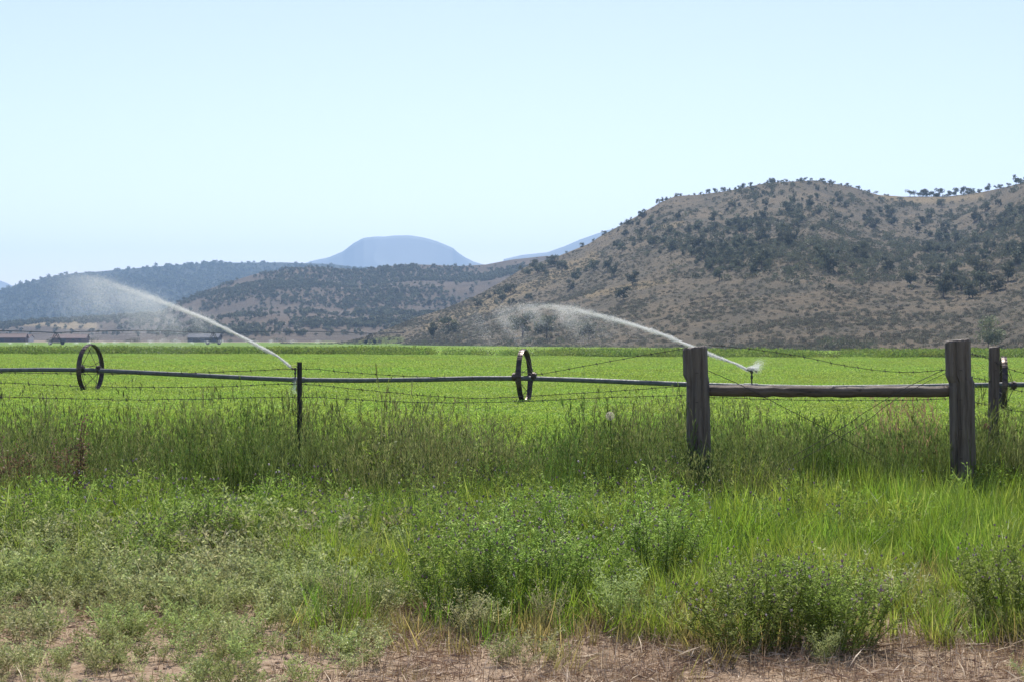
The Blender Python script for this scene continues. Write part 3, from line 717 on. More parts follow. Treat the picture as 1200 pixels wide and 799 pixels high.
for k, (px, w, h) in enumerate(SPR):
    d = pv(px).y - 12; s = d / F; y0 = 404.5 if px < 300 else 404
    b = MB(); base = P(px, y0, d); base.z = float(gz(base.x, d)) + .2
    o = base.copy()
    lean = rnd.uniform(-.35, .35)
    for i in range(50 + int(28 * h)):
        q = abs(rnd.gauss(0, .42)); sg = rnd.choice((-1, 1)); f = rnd.random() ** .6
        z = h * s * f * max(.05, 1 - q * q * .9); xx = sg * q * w * s * .8 * (.25 + f) + lean * z
        b.octa(Vector((xx, rnd.gauss(0, .6), z)), (rnd.gauss(0, .4), 0, 1), .06, .02)
    ob = b.build('sprinkler_spray', M['water']); ob.location = o
    lab = 'faint low sprinkler spray in front of the far red sheds' if px < 110 else ('bright white sprinkler plume under the pivot by its second tower' if 170 < px < 265 else ('low white sprinkler spray under the pivot left of its second tower' if px < 170 else 'low white sprinkler spray in the far field right of the long water jet'))
    tag(ob, lab, 'water spray', 'sprinkler sprays in the far field', 'stuff')

# ------------------------------------------------------------------ fence
def wood_post(name, px, py, d, r, label, lean=(0, 0), notch=None, N=40, depth=.3):
    top = P(px, py, d); z0 = float(gz(top.x, d))
    e = empty(name, (top.x, d, z0)); tag(e, label, 'fence post')
    H = top.z - z0; b = MB(); vs = []; fs = []
    zs = [-depth] + list(np.linspace(0, H - .02, 26)) + [H - .004]
    prof = [1 + .05 * math.sin(3 * 2 * math.pi * k / N + px) + .016 * rnd.gauss(0, 1) for k in range(N)]
    for k in rnd.sample(range(N), 6): prof[k] -= rnd.uniform(.06, .13)
    for i, z in enumerate(zs):
        q = 1 - max(0, z) / H
        for k in range(N):
            a = 2 * math.pi * k / N
            rr = r * prof[k] * (1 + .006 * rnd.gauss(0, 1)) * (.93 if i == len(zs) - 1 else 1)
            x = rr * math.cos(a) + lean[0] * q; y = rr * math.sin(a) + lean[1] * q
            if notch:
                zn, sgn, amt = notch
                if z < zn: x += amt * .5 * sgn; 
                if z < zn and x * sgn < -r * .72: x = -r * .72 * sgn
            vs.append((x, y, z + ((.10 * x + .02 * rnd.gauss(0, r)) if i >= len(zs) - 2 else 0)))
    for i in range(len(zs) - 1):
        for k in range(N): fs.append((i * N + k, i * N + (k + 1) % N, (i + 1) * N + (k + 1) % N, (i + 1) * N + k))
    T = len(vs); vs.append((0, 0, H)); m = (len(zs) - 1) * N
    for k in range(N): fs.append((m + k, m + (k + 1) % N, T))
    b.add(vs, fs); b.build('shaft', M['post'], e, False)
    c = MB()   # staples and a drying crack
    for z in (.45, .7, .95, 1.2):
        if z < H: c.tube([(-.012, -r * 1.02 + lean[1], z), (0, -r * 1.08, z + .004), (.012, -r * 1.02, z)], .0025, 5)
    c.build('staple', M['wire'], e); return e
wood_post('fence_post', 815, 406, 13.9, .103, 'thick weathered wooden post at the left end of the rail', (.035, 0), (1.16, 1, .02))
wood_post('fence_post', 1122, 398, 13.9, .106, 'thick weathered wooden post at the right end of the rail', (.03, 0), (1.14, 1, .05))
wood_post('fence_post', 1165, 406, 14.7, .05, 'thin wooden post standing just right of the thick posts', (-.015, 0), None, 24)
A = P(826, 457, 13.92); B = P(1116, 458, 13.92)
e = empty('fence_rail', A.lerp(B, .5)); tag(e, 'round weathered rail wedged between the two thick posts', 'rail')
b = MB(); n = 30
b.tube([(A.lerp(B, q) - e.location) + Vector((0, .004 * rnd.gauss(0, 1), .0025 * rnd.gauss(0, 1) - .008 * math.sin(math.pi * q))) for q in np.linspace(0, 1, n)], [.048 * (1 + .04 * rnd.gauss(0, 1)) for _ in range(n)], 18)
b.build('log', M['rail'], e, True)
# steel T post
t = P(351, 424, 14.0); z0 = float(gz(t.x, 14)); e = empty('steel_fence_post', (t.x, 14.0, z0), .25); tag(e, 'thin dark steel post in the fence beside the long water jet', 'fence post')
H = t.z - z0; b = MB(); b.box((0, 0, H / 2 - .15), (.042, .006, H + .3)); b.box((0, -.02, H / 2 - .15), (.006, .036, H + .3))
for k in range(18): b.box((0, .008, .1 + k * .065), (.012, .012, .018))
b.build('shaft', M['tpost'], e)
b = MB()
for py in (432, 450, 465):
    z = EYE + (HZ - py) / F * 14 - z0; b.tube([(-.024, -.03, z), (-.026, .006, z), (.026, .006, z), (.024, -.03, z)], .003, 5)
b.build('wire_clip', M['wire'], e)

def wire(name, pts, label, r=.0027, barb=.12, twist=True, cat='wire'):
    ps = [P(*q) for q in pts]; o = ps[0].copy(); out = []
    # smooth the run
    for i in range(len(ps) - 1):
        p0 = ps[max(0, i - 1)]; p1 = ps[i]; p2 = ps[i + 1]; p3 = ps[min(len(ps) - 1, i + 2)]
        for k in range(10):
            q = k / 10; out.append(.5 * ((2 * p1) + (p2 - p0) * q + (2 * p0 - 5 * p1 + 4 * p2 - p3) * q * q + (3 * p1 - p0 - 3 * p2 + p3) * q ** 3))
    out.append(ps[-1]); out = [p - o + Vector((0, 0, rnd.gauss(0, .0015))) for p in out]
    b = MB(); b.tube(out, r, 6)
    if barb:
        acc = 0
        for u, v in zip(out[:-1], out[1:]):
            L = (v - u).length; s = barb - acc
            while s < L:
                p = u.lerp(v, s / L); d = (v - u).normalized()
                for q in range(2):
                    a = rnd.uniform(0, 3.14); nrm = Vector((0, math.cos(a), math.sin(a)))
                    b.tube([p - nrm * .017 + d * .006, p + nrm * .017 - d * .006], .0019, 4)
                b.tube([p - d * .008, p + d * .008], r * 1.7, 6)
                s += barb
            acc = (acc + L) % barb
    ob = b.build(name, M['wire']); ob.location = o; tag(ob, label, cat); return ob
wire('barbed_wire', [(-80, 436, 14), (0, 436.5, 14), (120, 438, 14), (250, 436, 14), (350, 432, 13.97), (420, 437, 14), (490, 441, 14), (570, 443, 14), (630, 438.5, 14), (710, 424, 13.95), (806, 407.5, 13.79)], 'slack top barbed wire running to the top of the left thick post')
wire('barbed_wire', [(-80, 446, 14), (0, 448, 14), (120, 453, 14), (240, 453, 14), (350, 450, 13.97), (450, 459, 14), (560, 466, 14), (700, 459, 14), (803, 452, 13.79)], 'middle barbed wire left of the thick posts')
wire('barbed_wire', [(-80, 465, 14), (0, 465, 14), (170, 468, 14), (350, 465, 13.97), (480, 471, 14), (600, 470.5, 14), (700, 466, 14), (803, 463, 13.79)], 'lowest barbed wire left of the thick posts, half in the grass')
wire('barbed_wire', [(830, 404, 13.99), (880, 409, 14.01), (940, 418, 14.02), (1000, 430, 14.03), (1060, 436, 14.03), (1109, 433, 13.99)], 'sagging barbed wire above the wooden rail')
wire('barbed_wire', [(831, 465, 13.98), (920, 468, 14.02), (1010, 469, 14.02), (1110, 467, 13.99)], 'barbed wire just under the wooden rail')
wire('brace_wire', [(830, 434, 13.82), (870, 452, 13.85), (915, 475, 13.9), (960, 498, 13.95), (985, 512, 14), (1050, 548, 14), (1108, 580, 13.99)], 'twisted brace wire slanting down right from the left thick post', .0031, 0)
wire('brace_wire', [(1108, 433, 13.79), (1095, 438, 13.83), (1060, 455, 13.84), (1015, 482, 13.9), (985, 502, 13.95), (910, 545, 13.95), (836, 585, 13.95)], 'upper brace wire slanting down left from the right thick post', .003, 0)
wire('brace_wire', [(1108, 437, 13.79), (1075, 453, 13.83), (1040, 474, 13.88), (1005, 500, 13.95), (920, 548, 13.96), (836, 592, 13.96)], 'lower brace wire slanting down left from the right thick post', .0027, 0)
wire('barbed_wire', [(1137, 414, 13.9), (1158, 420, 14.63), (1172, 427, 14.63), (1200, 437, 14.8), (1260, 446, 15)], 'top barbed wire passing the thin wooden post at the right edge')
wire('barbed_wire', [(1137, 442, 13.9), (1158, 446, 14.63), (1190, 457, 14.7), (1260, 466, 15)], 'second barbed wire passing the thin wooden post at the right edge')
wire('barbed_wire', [(1137, 470, 13.9), (1158, 474, 14.63), (1190, 481, 14.7), (1260, 488, 15)], 'lowest barbed wire passing the thin wooden post at the right edge')

# ------------------------------------------------------------------ ROADSIDE VEGETATION (stuff)
px_of = lambda x, y: 600 + x / y * F
tallm = [tuft(26, .66, .009, .10, .25, .3, None, 'tall_tuft', .35, 0, [M['tall']]) for _ in range(5)]
x, y = field_points(10.9, 16.8, 86)
u = px_of(x, y); st = np.interp(u, [0, 300, 520, 800, 860, 1200], [12.2, 12.4, 12.6, 13.3, 13.75, 14.0]) + (fbm(x, y, 3, 5) - .5) * 2.4 * np.interp(u, [0, 800, 900], [1, 1, .35])
hm = .62 + .75 * fbm(x * .9, y * .9, 3, 6)
keep = sstep(np.interp(u, [800, 870], [-.9, -.1]), np.interp(u, [800, 870], [.9, .4]), y - st) * (1 - .55 * sstep(15.4, 16.6, y)) * (.45 + .55 * np.maximum(sstep(.3, .5, fbm(x * 1.3, y * 1.3, 2, 8)), sstep(830, 870, u)))
ax_ = np.concatenate([rng.normal(1.56, .3, 150), rng.normal(-1.85, .3, 60)]); ay_ = np.concatenate([rng.uniform(13.0, 13.75, 150), rng.uniform(13.3, 13.9, 60)])
x = np.concatenate([x, ax_]); y = np.concatenate([y, ay_]); keep = np.concatenate([keep, np.ones(210)])
p, r, s, n = lay(x, y, keep, .8, 1.15)
s[:, 2] *= np.clip(.1 + 1.7 * (.55 * fbm(p[:, 0] * .9, p[:, 1] * .9, 3, 6) + .45 * fbm(p[:, 0] * 2.8, p[:, 1] * 2.8, 2, 7)), .05 + .85 * sstep(850, 900, px_of(p[:, 0], p[:, 1])), 1.2) * np.interp(p[:, 1], [11.4, 12.2, 13.2, 16.8], [.5, .7, 1., .85])
s[-210:, 2] = rng.uniform(.55, .8, min(210, n))[:210]
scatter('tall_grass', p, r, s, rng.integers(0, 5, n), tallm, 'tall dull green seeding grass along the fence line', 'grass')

brm = [tuft(44, .24, .0062, .1, .55, .6, M['bright'], 'bright_tuft') for _ in range(5)]
x, y = field_points(7.6, 14.4, 95)
u = px_of(x, y)
keep = sstep(800, 860, u + (fbm(x, y, 2, 12) - .5) * 120) * (.15 * sstep(7.4, 8.0, y) + .85 * sstep(7.9, 9.3, y + (fbm(x * 1.5, y * 1.5, 2, 14) - .5) * 1.6))
mid = sstep(260, 420, u) * (1 - sstep(780, 860, u)) * (.25 * sstep(7.5, 8.2, y) + .75 * sstep(8.3, 9.5, y + (fbm(x, y, 2, 15) - .5) * 1.6)) * .95
mid = np.maximum(mid, .5 * sstep(640, 700, u) * (1 - sstep(820, 860, u)) * sstep(8.0, 8.9, y))
lft = (1 - sstep(260, 420, u)) * sstep(9.9, 11.0, y + (fbm(x, y, 2, 17) - .5) * 1.4) * .8
cl = fbm(x * 1.7, y * 1.7, 3, 18)
p, r, s, n = lay(x, y, np.maximum(np.maximum(keep, mid), lft) * (.35 + .65 * sstep(.3, .55, cl)), .65, 1.3, .2)
s *= (.55 + .9 * fbm(p[:, 0] * 1.7, p[:, 1] * 1.7, 3, 18))[:, None]
s *= np.interp(p[:, 1], [8, 10, 12.5, 13.8], [.9, 1.1, 1.4, 1.45])[:, None]; s[:, :2] *= .85
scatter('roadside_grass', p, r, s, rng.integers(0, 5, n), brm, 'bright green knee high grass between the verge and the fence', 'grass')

yem = [tuft(30, .19, .005, .09, .4, .5, M['yellow'], 'yellow_tuft') for _ in range(4)]
x, y = field_points(7.0, 11.5, 70)
u = px_of(x, y); nn = fbm(x * 1.2, y * 1.2, 3, 21)
keep = np.exp(-((u - 430) / 130) ** 2) * np.exp(-((y - 10.0) / .8) ** 2) * .9 + .9 * np.exp(-((u - 800) / 130) ** 2) * np.exp(-((y - 8.2) / .6) ** 2) + .5 * np.exp(-((u - 930) / 120) ** 2) * np.exp(-((y - 7.6) / .4) ** 2) + .35 * np.exp(-((u - 600) / 120) ** 2) * np.exp(-((y - 8.6) / .5) ** 2) + .75 * sstep(900, 1000, u) * np.exp(-((y - 8.9) / .6) ** 2)
keep = np.maximum(keep, .5 * sstep(330, 430, u) * np.exp(-((y - 8.1) / .55) ** 2)); keep = np.maximum(keep, .6 * sstep(820, 850, u) * (1 - sstep(1040, 1080, u)) * np.exp(-((y - 8.0) / .5) ** 2)); keep = keep * sstep(.3, .5, nn) + .03 * sstep(.5, .6, nn)
p, r, s, n = lay(x, y, keep, .6, 1.2, .2)
scatter('yellow_grass', p, r, s, rng.integers(0, 4, n), yem, 'yellowing grass tufts at the edge of the bare verge', 'grass')

lem = [weed(.46, 9, .03, .012, 28, .16, [M['leafy'], M['flower']], 'leafy_weed') for _ in range(4)] + [weed(.52, 9, .03, .01, 26, .15, [M['leafy'], M['flower']], 'leafy_weed', 1) for _ in range(2)]
x, y = field_points(9.0, 14.8, 36)
u = px_of(x, y)
keep = (1 - .86 * sstep(760, 850, u)) * sstep(9.8, 11.2, y + (fbm(x, y, 3, 31) - .5) * 1.5) * (.15 + .6 * sstep(.38, .52, fbm(x * .8, y * .8, 3, 33)))
p, r, s, n = lay(x, y, keep, .75, 1.15, .1)
scatter('leafy_weeds', p, r, s, rng.integers(0, 6, n), lem, 'leafy green weeds in front of the tall grass', 'weeds')

grm = [weed(.2 * k, 13, .021, .010, 26, .13, M['grey'], 'grey_weed', 0, .002, .3) for k in (.7, .9, 1, 1.1, 1.3)]
x, y = field_points(6.6, 11.2, 72)
u = px_of(x, y); nn = fbm(x * 1.1, y * 1.1, 3, 41)
keep = (1 - sstep(380, 520, u + (nn - .5) * 260)) * sstep(6.6, 7.3, y + (u < 330) * .9) * (.5 + .5 * sstep(.3, .46, nn))
for bx, by, br in ((100, 745, 1.0), (205, 772, .8), (290, 735, .5), (20, 770, .4), (330, 780, .9)):
    d = EYE * F / (by - HZ); keep = keep * (1 - .92 * np.exp(-(((x - (bx - 600) / F * d) / (.2 * br)) ** 2 + ((y - d) / (.3 * br)) ** 2)))
keep = np.maximum(keep, .4 * sstep(.45, .6, fbm(x * 2, y * 2, 2, 43)) * sstep(6.8, 7.4, y) * (1 - sstep(9, 9.5, y)))
p, r, s, n = lay(x, y, keep, .5, 1.3, .15)
far_up = np.interp(p[:, 1], [7, 8.5, 10.5, 11.8], [.62, .85, 1.35, 1.7]); s *= far_up[:, None]
scatter('grey_weeds', p, r, s, rng.integers(0, 5, n), grm, 'low grey green weeds carpeting the left verge', 'weeds')

def straw_mesh():
    b = MB()
    for i in range(26):
        a = rnd.uniform(0, 6.283); r = .16 * math.sqrt(rnd.random()); L = rnd.uniform(.03, .13); az = rnd.uniform(0, 6.283)
        pz = rnd.uniform(.002, .03); d = Vector((math.cos(az), math.sin(az), rnd.gauss(0, .25)))
        b.leaf((r * math.cos(a), r * math.sin(a), pz), d, L, rnd.uniform(.003, .007), rnd.random(), rnd.random())
    for i in range(13): b.blade((rnd.gauss(0, .09), rnd.gauss(0, .09), 0), rnd.uniform(0, 6.28), rnd.uniform(.02, .12), .0035, rnd.uniform(0, .7), .2, rnd.random())
    return b.mesh('straw', M['straw'])
stm = [straw_mesh() for _ in range(5)]
x, y = field_points(6.4, 10.2, 105)
u = px_of(x, y)
keep = np.clip(sstep(300, 460, u + (fbm(x, y, 2, 51) - .5) * 200) * (1 - .6 * sstep(8.6, 9.6, y)) + .18, 0, 1) * (.3 + .7 * sstep(.3, .5, fbm(x * 2, y * 2, 3, 52)))
p, r, s, n = lay(x, y, keep, .7, 1.3, .06)
scatter('dry_straw', p, r, s, rng.integers(0, 5, n), stm, 'dry brown straw and stubble littering the bare verge', 'straw')

def clod():
    b = MB(); b.octa((0, 0, .3), (rnd.gauss(0, .4), rnd.gauss(0, .4), 1), .75, .9)
    v = []
    me_v = [Vector(q) for q in b.v]; fs = []
    for f in b.f:      # one round of subdivision for a lumpy stone
        a, c_, d = [me_v[k] for k in f]; o_ = len(v)
        v += [a, c_, d, (a + c_) / 2 * 1.18, (c_ + d) / 2 * 1.18, (d + a) / 2 * 1.18]
        fs += [(o_, o_ + 3, o_ + 5), (o_ + 3, o_ + 1, o_ + 4), (o_ + 5, o_ + 4, o_ + 2), (o_ + 3, o_ + 4, o_ + 5)]
    b2 = MB(); b2.add(v, fs); return b2.mesh('clod', M['clod'])
M['clod'] = plain('dry_clod_earth', (.2, .13, .09), (.36, .26, .19), 30, .95)
x, y = field_points(6.4, 9.6, 75)
p, r, s, n = lay(x, y, .1 + .9 * sstep(.45, .6, fbm(x * 2.2, y * 2.2, 3, 57)), .004, .02, .4, 0, (.5, .9))
scatter('dirt_clods', p, r, s, rng.integers(0, 4, n), [clod() for _ in range(4)], 'small dry clods and stones on the bare verge', 'clods')
# ------------------------------------------------------------------ field crop (stuff)
crm = [weed(.24, 16, .032, .016, 16, .2, M['crop'], 'crop_clump', 0, .002, .1) for _ in range(4)]
x, y = field_points(15.8, 34, 26, 2)
p1 = lay(x, y, sstep(15.8, 17.5, y), .8, 1.3, .08)
crw = []
for k in range(3):
    b = MB()
    for i in range(650):
        h = .27 * rnd.uniform(.55, 1.08); xx = rnd.uniform(-.6, .6); yy = rnd.uniform(-.6, .6)
        b.leaf((xx, yy, h * rnd.uniform(.3, .9)), (rnd.gauss(0, .7), rnd.gauss(0, .7), rnd.uniform(.1, 1)), rnd.uniform(.035, .07), rnd.uniform(.02, .035), rnd.random(), min(1, h / .27 * rnd.uniform(.5, 1)))
    crw.append(b.mesh('crop_patch', M['crop']))
x, y = field_points(30, 75, 2.6, 4)
p2 = lay(x, y, np.ones(len(x)), .9, 1.2, .03, 0, (.55, .75))
x, y = field_points(72, 150, 1.1, 8)
p3 = lay(x, y, np.ones(len(x)), 1.1, 1.7, .02, 0, (.6, .8))
def stack(*ps): return [np.concatenate([q[i] for q in ps]) for i in range(3)]
scatter('field_crop_near', *p1[:3], rng.integers(0, 4, p1[3]), crm, 'bright green leafy crop just beyond the fence', 'crop')
P2, R2, S2 = stack(p2, p3)
scatter('field_crop', P2, R2, S2, rng.integers(0, 3, len(P2)), crw, 'bright green crop filling the wide flat field', 'crop')
crf = []
for k in range(3):
    b = MB()
    for i in range(300):
        h = .75 * rnd.uniform(.5, 1.05); xx = rnd.uniform(-1, 1); yy = rnd.uniform(-1, 1)
        b.leaf((xx, yy, h * rnd.uniform(.1, .9)), (rnd.gauss(0, .6), rnd.gauss(0, .6), rnd.uniform(.3, 1.2)), rnd.uniform(.12, .25), rnd.uniform(.06, .12), rnd.random(), min(1, h / .75))
    crf.append(b.mesh('tall_crop', M['crop_edge_shade']))
edge = lambda x: 150 + 10 * (fbm(x / 30, 0 * x, 3, 61) - .5) - .05 * x
x, y = field_points(140, 168, .9, 20)
q1 = lay(x, y, (y > edge(x)) * (.06 + .94 * sstep(.42, .52, fbm(x / 26, 0 * x + 3, 3, 62))), .85, 1.2, .02)
x, y = field_points(175, 330, .12, 30)
ok = (y < np.interp(px_of(x, y), [0, 420, 520, 700, 900, 1200], [330, 330, 330, 300, 238, 198]))
q2 = lay(x, y, ok * 1., 1.1, 1.8, .02, 0, (.2, .3))
crl = [m_.copy() for m_ in crf]
for m_ in crl: m_.materials[0] = M['crop']
P2, R2, S2 = stack(q1, q2)
scatter('tall_crop', P2, R2, S2, np.concatenate([rng.integers(0, 3, q1[3]), rng.integers(3, 6, q2[3])]), crf + crl, 'strip of taller crop across the far side of the field, its shaded front coloured darker', 'crop')

# ------------------------------------------------------------------ individual roadside plants
def thistle_parts(h, R, nst):
    st = MB(); fo = MB(); bl = MB()
    for i in range(nst):
        a = rnd.uniform(0, 6.283); k = math.sqrt(rnd.random())
        base = Vector((math.cos(a), math.sin(a), 0)) * R * .45 * k + Vector((0, 0, -.02))
        H = h * rnd.choice((rnd.uniform(.5, .95), rnd.uniform(.7, 1.0), rnd.uniform(.85, 1.2))) * (1 - .25 * k * k); out = Vector((math.cos(a), math.sin(a), 0)) * R * rnd.uniform(.3, 1.0) * k
        pts = [base + out * q ** 1.3 + Vector((rnd.gauss(0, .012), rnd.gauss(0, .012), H * q)) for q in (0, .3, .6, .85, 1)]
        st.tube(pts, [.0045, .004, .003, .002, .0015], 4, False, rnd.random())
        tw = []
        for j in range(7):
            q = rnd.uniform(.3, .98); s_ = q * 4; i0 = min(3, int(s_)); p = pts[i0].lerp(pts[i0 + 1], s_ - i0)
            az = rnd.uniform(0, 6.283); L = rnd.uniform(.07, .2) * (1.15 - .5 * q); e_ = p + Vector((math.cos(az) * L * .7, math.sin(az) * L * .7, L))
            st.tube([p, e_], [.002, .001], 3, False, rnd.random()); tw.append((p, e_))
        t = rnd.random()
        for p, e_ in tw:
            for j in range(10):
                q = rnd.random(); v = p.lerp(e_, q); az = rnd.uniform(0, 6.283)
                fo.leaf(v, (math.cos(az), math.sin(az), rnd.uniform(-.1, 1)), rnd.uniform(.018, .04), rnd.uniform(.005, .010), min(1, t * .5 + rnd.random() * .5), min(1, v.z / h))
            if rnd.random() < .34: bl.octa(e_ + Vector((0, 0, .008)), (rnd.gauss(0, .3), rnd.gauss(0, .3), 1), .012 * rnd.uniform(.6, 1.3), .008 * rnd.uniform(.6, 1.3), rnd.random())
        for j in range(22):
            q = rnd.uniform(.03, .75); s_ = q * 4; i0 = min(3, int(s_)); v = pts[i0].lerp(pts[i0 + 1], s_ - i0); az = rnd.uniform(0, 6.283)
            fo.leaf(v, (math.cos(az), math.sin(az), rnd.uniform(-.2, .9)), rnd.uniform(.03, .07), rnd.uniform(.008, .015), min(1, t * .5 + rnd.random() * .5), min(1, v.z / h))
    return st.mesh('stem', M['thistle']), fo.mesh('foliage', M['thistle']), bl.mesh('blossom', M['flower'])
TH = [thistle_parts(.6, .42, 50) for _ in range(3)]
def thistle(px, py, sc, hz, label, v):
    d = EYE * F / (py - HZ); x = (px - 600) / F * d
    e = empty('thistle_bush', (x, d, float(gz(x, d))), rnd.uniform(0, 6.28)); e.scale = (sc, sc, sc * hz)
    tag(e, label, 'thistle', 'purple flowered thistle bushes on the verge')
    for nm, me in zip(('stem', 'foliage', 'blossom'), TH[v]):
        o = bpy.data.objects.new(nm, me); COL.objects.link(o); o.parent = e
        if nm == 'blossom': o['kind'] = 'stuff'
for k, a in enumerate([
    (875, 766, .78, .95, 'broad purple flowered thistle bush, left one of the front pair by the straw'),
    (985, 764, .78, .9, 'low purple flowered thistle bush, right one of the front pair by the straw'),
    (930, 757, .72, .98, 'thistle bush wedged behind the front pair of thistles'),
    (1195, 742, .85, .95, 'purple flowered thistle bush cut by the right edge of the picture'),
    (530, 728, .82, 1.0, 'dark thistle bush with a deep shadow at its foot, right of the yellow grass'),
    (600, 722, .85, 1.02, 'tall thistle bush with pale purple heads near the middle of the verge'),
    (672, 716, .8, .95, 'thistle bush behind the pale silvery weed'),
    (770, 690, .85, 1.0, 'thistle bush below the left thick post'),
    (640, 655, .85, .9, 'thistle bush in the grass behind the middle row of thistles'),
    (225, 668, .85, .95, 'dark stemmed thistle bush rising from the grey weeds at left'),
    (450, 640, .75, .8, 'thistle bush in front of the dark tall grass, left of centre')]): thistle(*a[:4], a[4], k % 3)

SV = [weed(.36, 26, .019, .008, 44, .16, M['grey'], 'silver_weed', 0, .002, .2) for _ in range(3)]
def single(name, meshes, px, py, s, label, cat, group=None, d=None, part='foliage'):
    d = d or EYE * F / (py - HZ); x = (px - 600) / F * d
    o = bpy.data.objects.new(name, rnd.choice(meshes)); COL.objects.link(o); o.location = (x, d, float(gz(x, d)) - .01); o.rotation_euler = (0, 0, rnd.uniform(0, 6.28)); o.scale = (s, s, s)
    tag(o, label, cat, group); return o
SG = 'pale silvery weeds on the verge'
for px, py, s, l in ((725, 742, 1.15, 'largest pale silvery weed, standing before the thistles at the centre'), (645, 746, .8, 'small silvery weed at the foot of the middle thistle bush'), (545, 752, .9, 'silvery weed below the dark thistle bush'),
                     (575, 748, .75, 'silvery weed between two others below the dark thistle bush'), (400, 735, 1.0, 'rounded silvery weed at the left edge of the straw'), (445, 722, .9, 'rounded silvery weed just left of the dark thistle'), (350, 722, 1.0, 'silvery weed left of the yellow grass'), (965, 782, .6, 'tiny silvery weed in front of the right front thistle')):
    single('silver_weed', SV, px, py, s, l, 'weed', SG)
DK = [weed(.85, 10, .03, .02, 60, .18, M['dock'], 'dock', 0, .005, .05) for _ in range(2)]
for px, d, s, l in ((88, 13.3, 1.0, 'brown seeding dock plant in the tall grass below the left wheel'), (70, 13.6, .9, 'second brown dock plant just left of the one below the left wheel'), (8, 13.0, .95, 'brown dock plant at the left edge of the picture'), (30, 13.5, .8, 'short brown dock plant near the left edge')):
    single('dock_plant', DK, px, 0, s, l, 'dock plant', 'brown dock plants in the tall grass', d)
TW = [weed(1.0, 7, .05, .025, 40, .16, M['leafy'], 'tall_weed', 0, .005, .06) for _ in range(2)]
for px, d, s, l in ((257, 13.6, 1.0, 'tallest leafy weed, poking above the lowest wire left of the steel post'), (232, 13.7, .85, 'leafy weed beside the tallest one left of the steel post'), (432, 13.8, .97, 'tall leafy weed right of the steel post'), (448, 13.6, .85, 'shorter leafy weed right of the steel post'), (575, 13.8, .88, 'tall leafy weed below the middle wheel'), (700, 13.7, .88, 'tall leafy weed below the round seed head')):
    single('tall_weed', TW, px, 0, s, l, 'weed', 'tall leafy weeds at the fence', d)
RS = [tuft(24, .78, .004, .12, .3, .2, None, 'red_grass', .85, 0, [M['redseed']]) for _ in range(2)]
for i, (px, d) in enumerate(((1030, 14.4), (1045, 14.6), (1060, 14.3), (1075, 14.5), (1090, 14.4), (1052, 14.9), (1082, 14.8))):
    single('seed_grass', RS, px, 0, 1.05, 'reddish seeding grass clump under the right end of the rail', 'grass clump', 'reddish grass clumps under the rail', d)
def seedhead(px, py, d, r, label, mat):
    t = P(px, py, d); z0 = float(gz(t.x, d)); e = empty('seed_head', (t.x, d, z0)); tag(e, label, 'seed head', 'round seed heads in the tall grass')
    H = t.z - z0; b = MB(); b.tube([(.05, .02, 0), (.02, .01, H * .5), (0, 0, H)], [.004, .0035, .003], 5); b.build('stem', M['tall'], e)
    b = MB()
    for i in range(170):
        v = Vector((rnd.gauss(0, 1), rnd.gauss(0, 1), rnd.gauss(0, 1))).normalized(); c = Vector((0, 0, H)); tip = c + v * r * .85
        b.leaf(c, v, r * .85, .0012, .3, .5)
        for k in range(3):
            w = (v + Vector((rnd.gauss(0, .5), rnd.gauss(0, .5), rnd.gauss(0, .5)))).normalized(); b.leaf(tip, w, r * .3, .003, .4, 1)
    b.build('puff', mat, e)
seedhead(715, 487, 13.2, .034, 'round white seed head above the grass left of the thick post', M['puff'])
seedhead(1156, 499, 13.6, .024, 'small pinkish seed head in front of the thin wooden post', M['redseed'])

# ------------------------------------------------------------------ haze
b = MB(); b.box((0, 3150, 170), (9600, 6700, 380))
hz = b.build('haze', None and 0 or M['ground']); hz.data.materials.clear()
m = bpy.data.materials.new('haze_air'); m.use_nodes = True; t = m.node_tree; t.nodes.clear()
out = t.nodes.new('ShaderNodeOutputMaterial'); pvn = t.nodes.new('ShaderNodeVolumePrincipled')
HAZE = 1.9e-4
pvn.inputs['Density'].default_value = HAZE; pvn.inputs['Color'].default_value = (.44, .68, 1, 1); pvn.inputs['Anisotropy'].default_value = .2
t.links.new(pvn.outputs[0], out.inputs['Volume']); hz.data.materials.append(m)
tag(hz, 'pale blue haze in the valley air', 'haze', None, 'stuff')

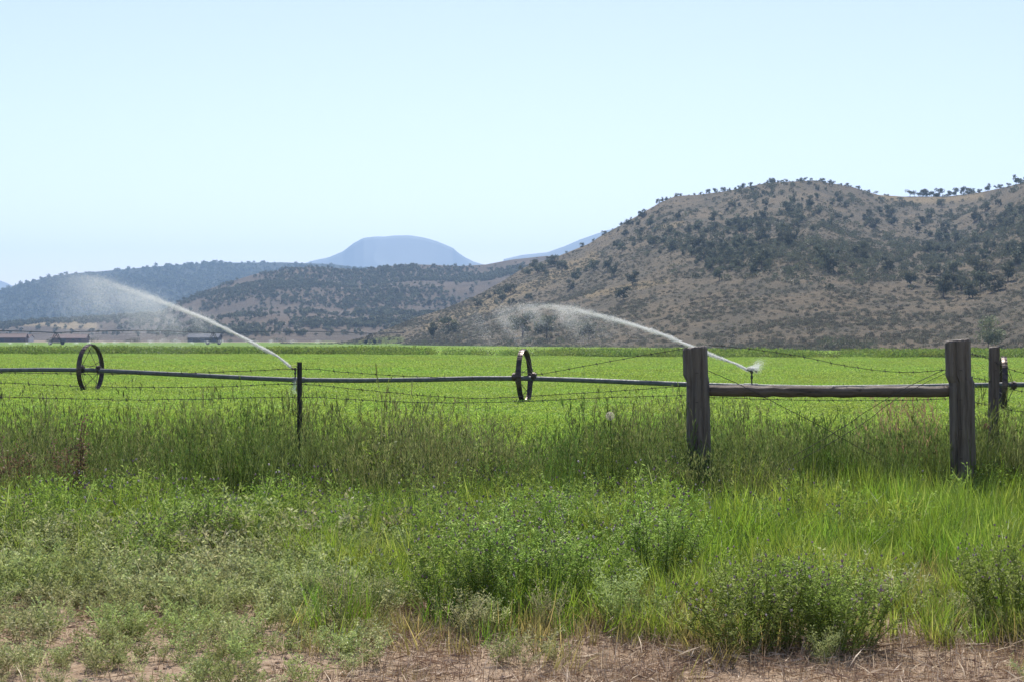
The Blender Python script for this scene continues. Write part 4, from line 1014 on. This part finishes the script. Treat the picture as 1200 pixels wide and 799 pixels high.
# ------------------------------------------------------------------ light, sky, camera
SUN_EL, SUN_AZ = 56., 2.      # azimuth measured from straight ahead, left negative
w = bpy.data.worlds.new('World'); S.world = w; w.use_nodes = True; nt = w.node_tree; nt.nodes.clear()
o = nt.nodes.new('ShaderNodeOutputWorld'); bg = nt.nodes.new('ShaderNodeBackground'); sk = nt.nodes.new('ShaderNodeTexSky')
sk.sky_type = 'NISHITA'; sk.sun_disc = False; sk.sun_elevation = math.radians(SUN_EL); sk.sun_rotation = math.radians(SUN_AZ)
sk.altitude = 1800; sk.air_density = 1.0; sk.dust_density = 2.6; sk.ozone_density = .6
bg.inputs['Strength'].default_value = .112
tn = nt.nodes.new('ShaderNodeMix'); tn.data_type = 'RGBA'; tn.blend_type = 'MULTIPLY'; tn.inputs[0].default_value = 1
tn.inputs[7].default_value = (1.08, .95, .99, 1); nt.links.new(sk.outputs[0], tn.inputs[6]); nt.links.new(tn.outputs[2], bg.inputs[0]); nt.links.new(bg.outputs[0], o.inputs[0])
L = bpy.data.lights.new('sun', 'SUN'); L.energy = 4.6; L.angle = math.radians(.53); L.color = (1, .955, .88)
so = bpy.data.objects.new('sun', L); COL.objects.link(so)
az = math.radians(SUN_AZ); el = math.radians(SUN_EL)
dirv = Vector((math.sin(az) * math.cos(el), math.cos(az) * math.cos(el), math.sin(el)))
so.rotation_euler = dirv.to_track_quat('Z', 'Y').to_euler(); so.location = dirv * 50
cam = bpy.data.cameras.new('camera'); co = bpy.data.objects.new('camera', cam); COL.objects.link(co)
cam.sensor_width = 36; cam.lens = F / 1200 * 36; cam.clip_end = 40000; cam.clip_start = .1
co.location = (0, 0, EYE); co.rotation_euler = (math.radians(90) - math.atan((399.5 - HZ) / F), 0, 0)
S.camera = co
S.view_settings.view_transform = 'Standard'; S.view_settings.look = 'None'; S.view_settings.exposure = .75; S.view_settings.gamma = 1
S.render.engine = 'CYCLES'
c = S.cycles; c.max_bounces = 8; c.diffuse_bounces = 4; c.glossy_bounces = 2; c.transmission_bounces = 4; c.volume_bounces = 0; c.transparent_max_bounces = 24
c.use_denoising = True; c.sample_clamp_indirect = 4; c.caustics_reflective = False; c.caustics_refractive = False
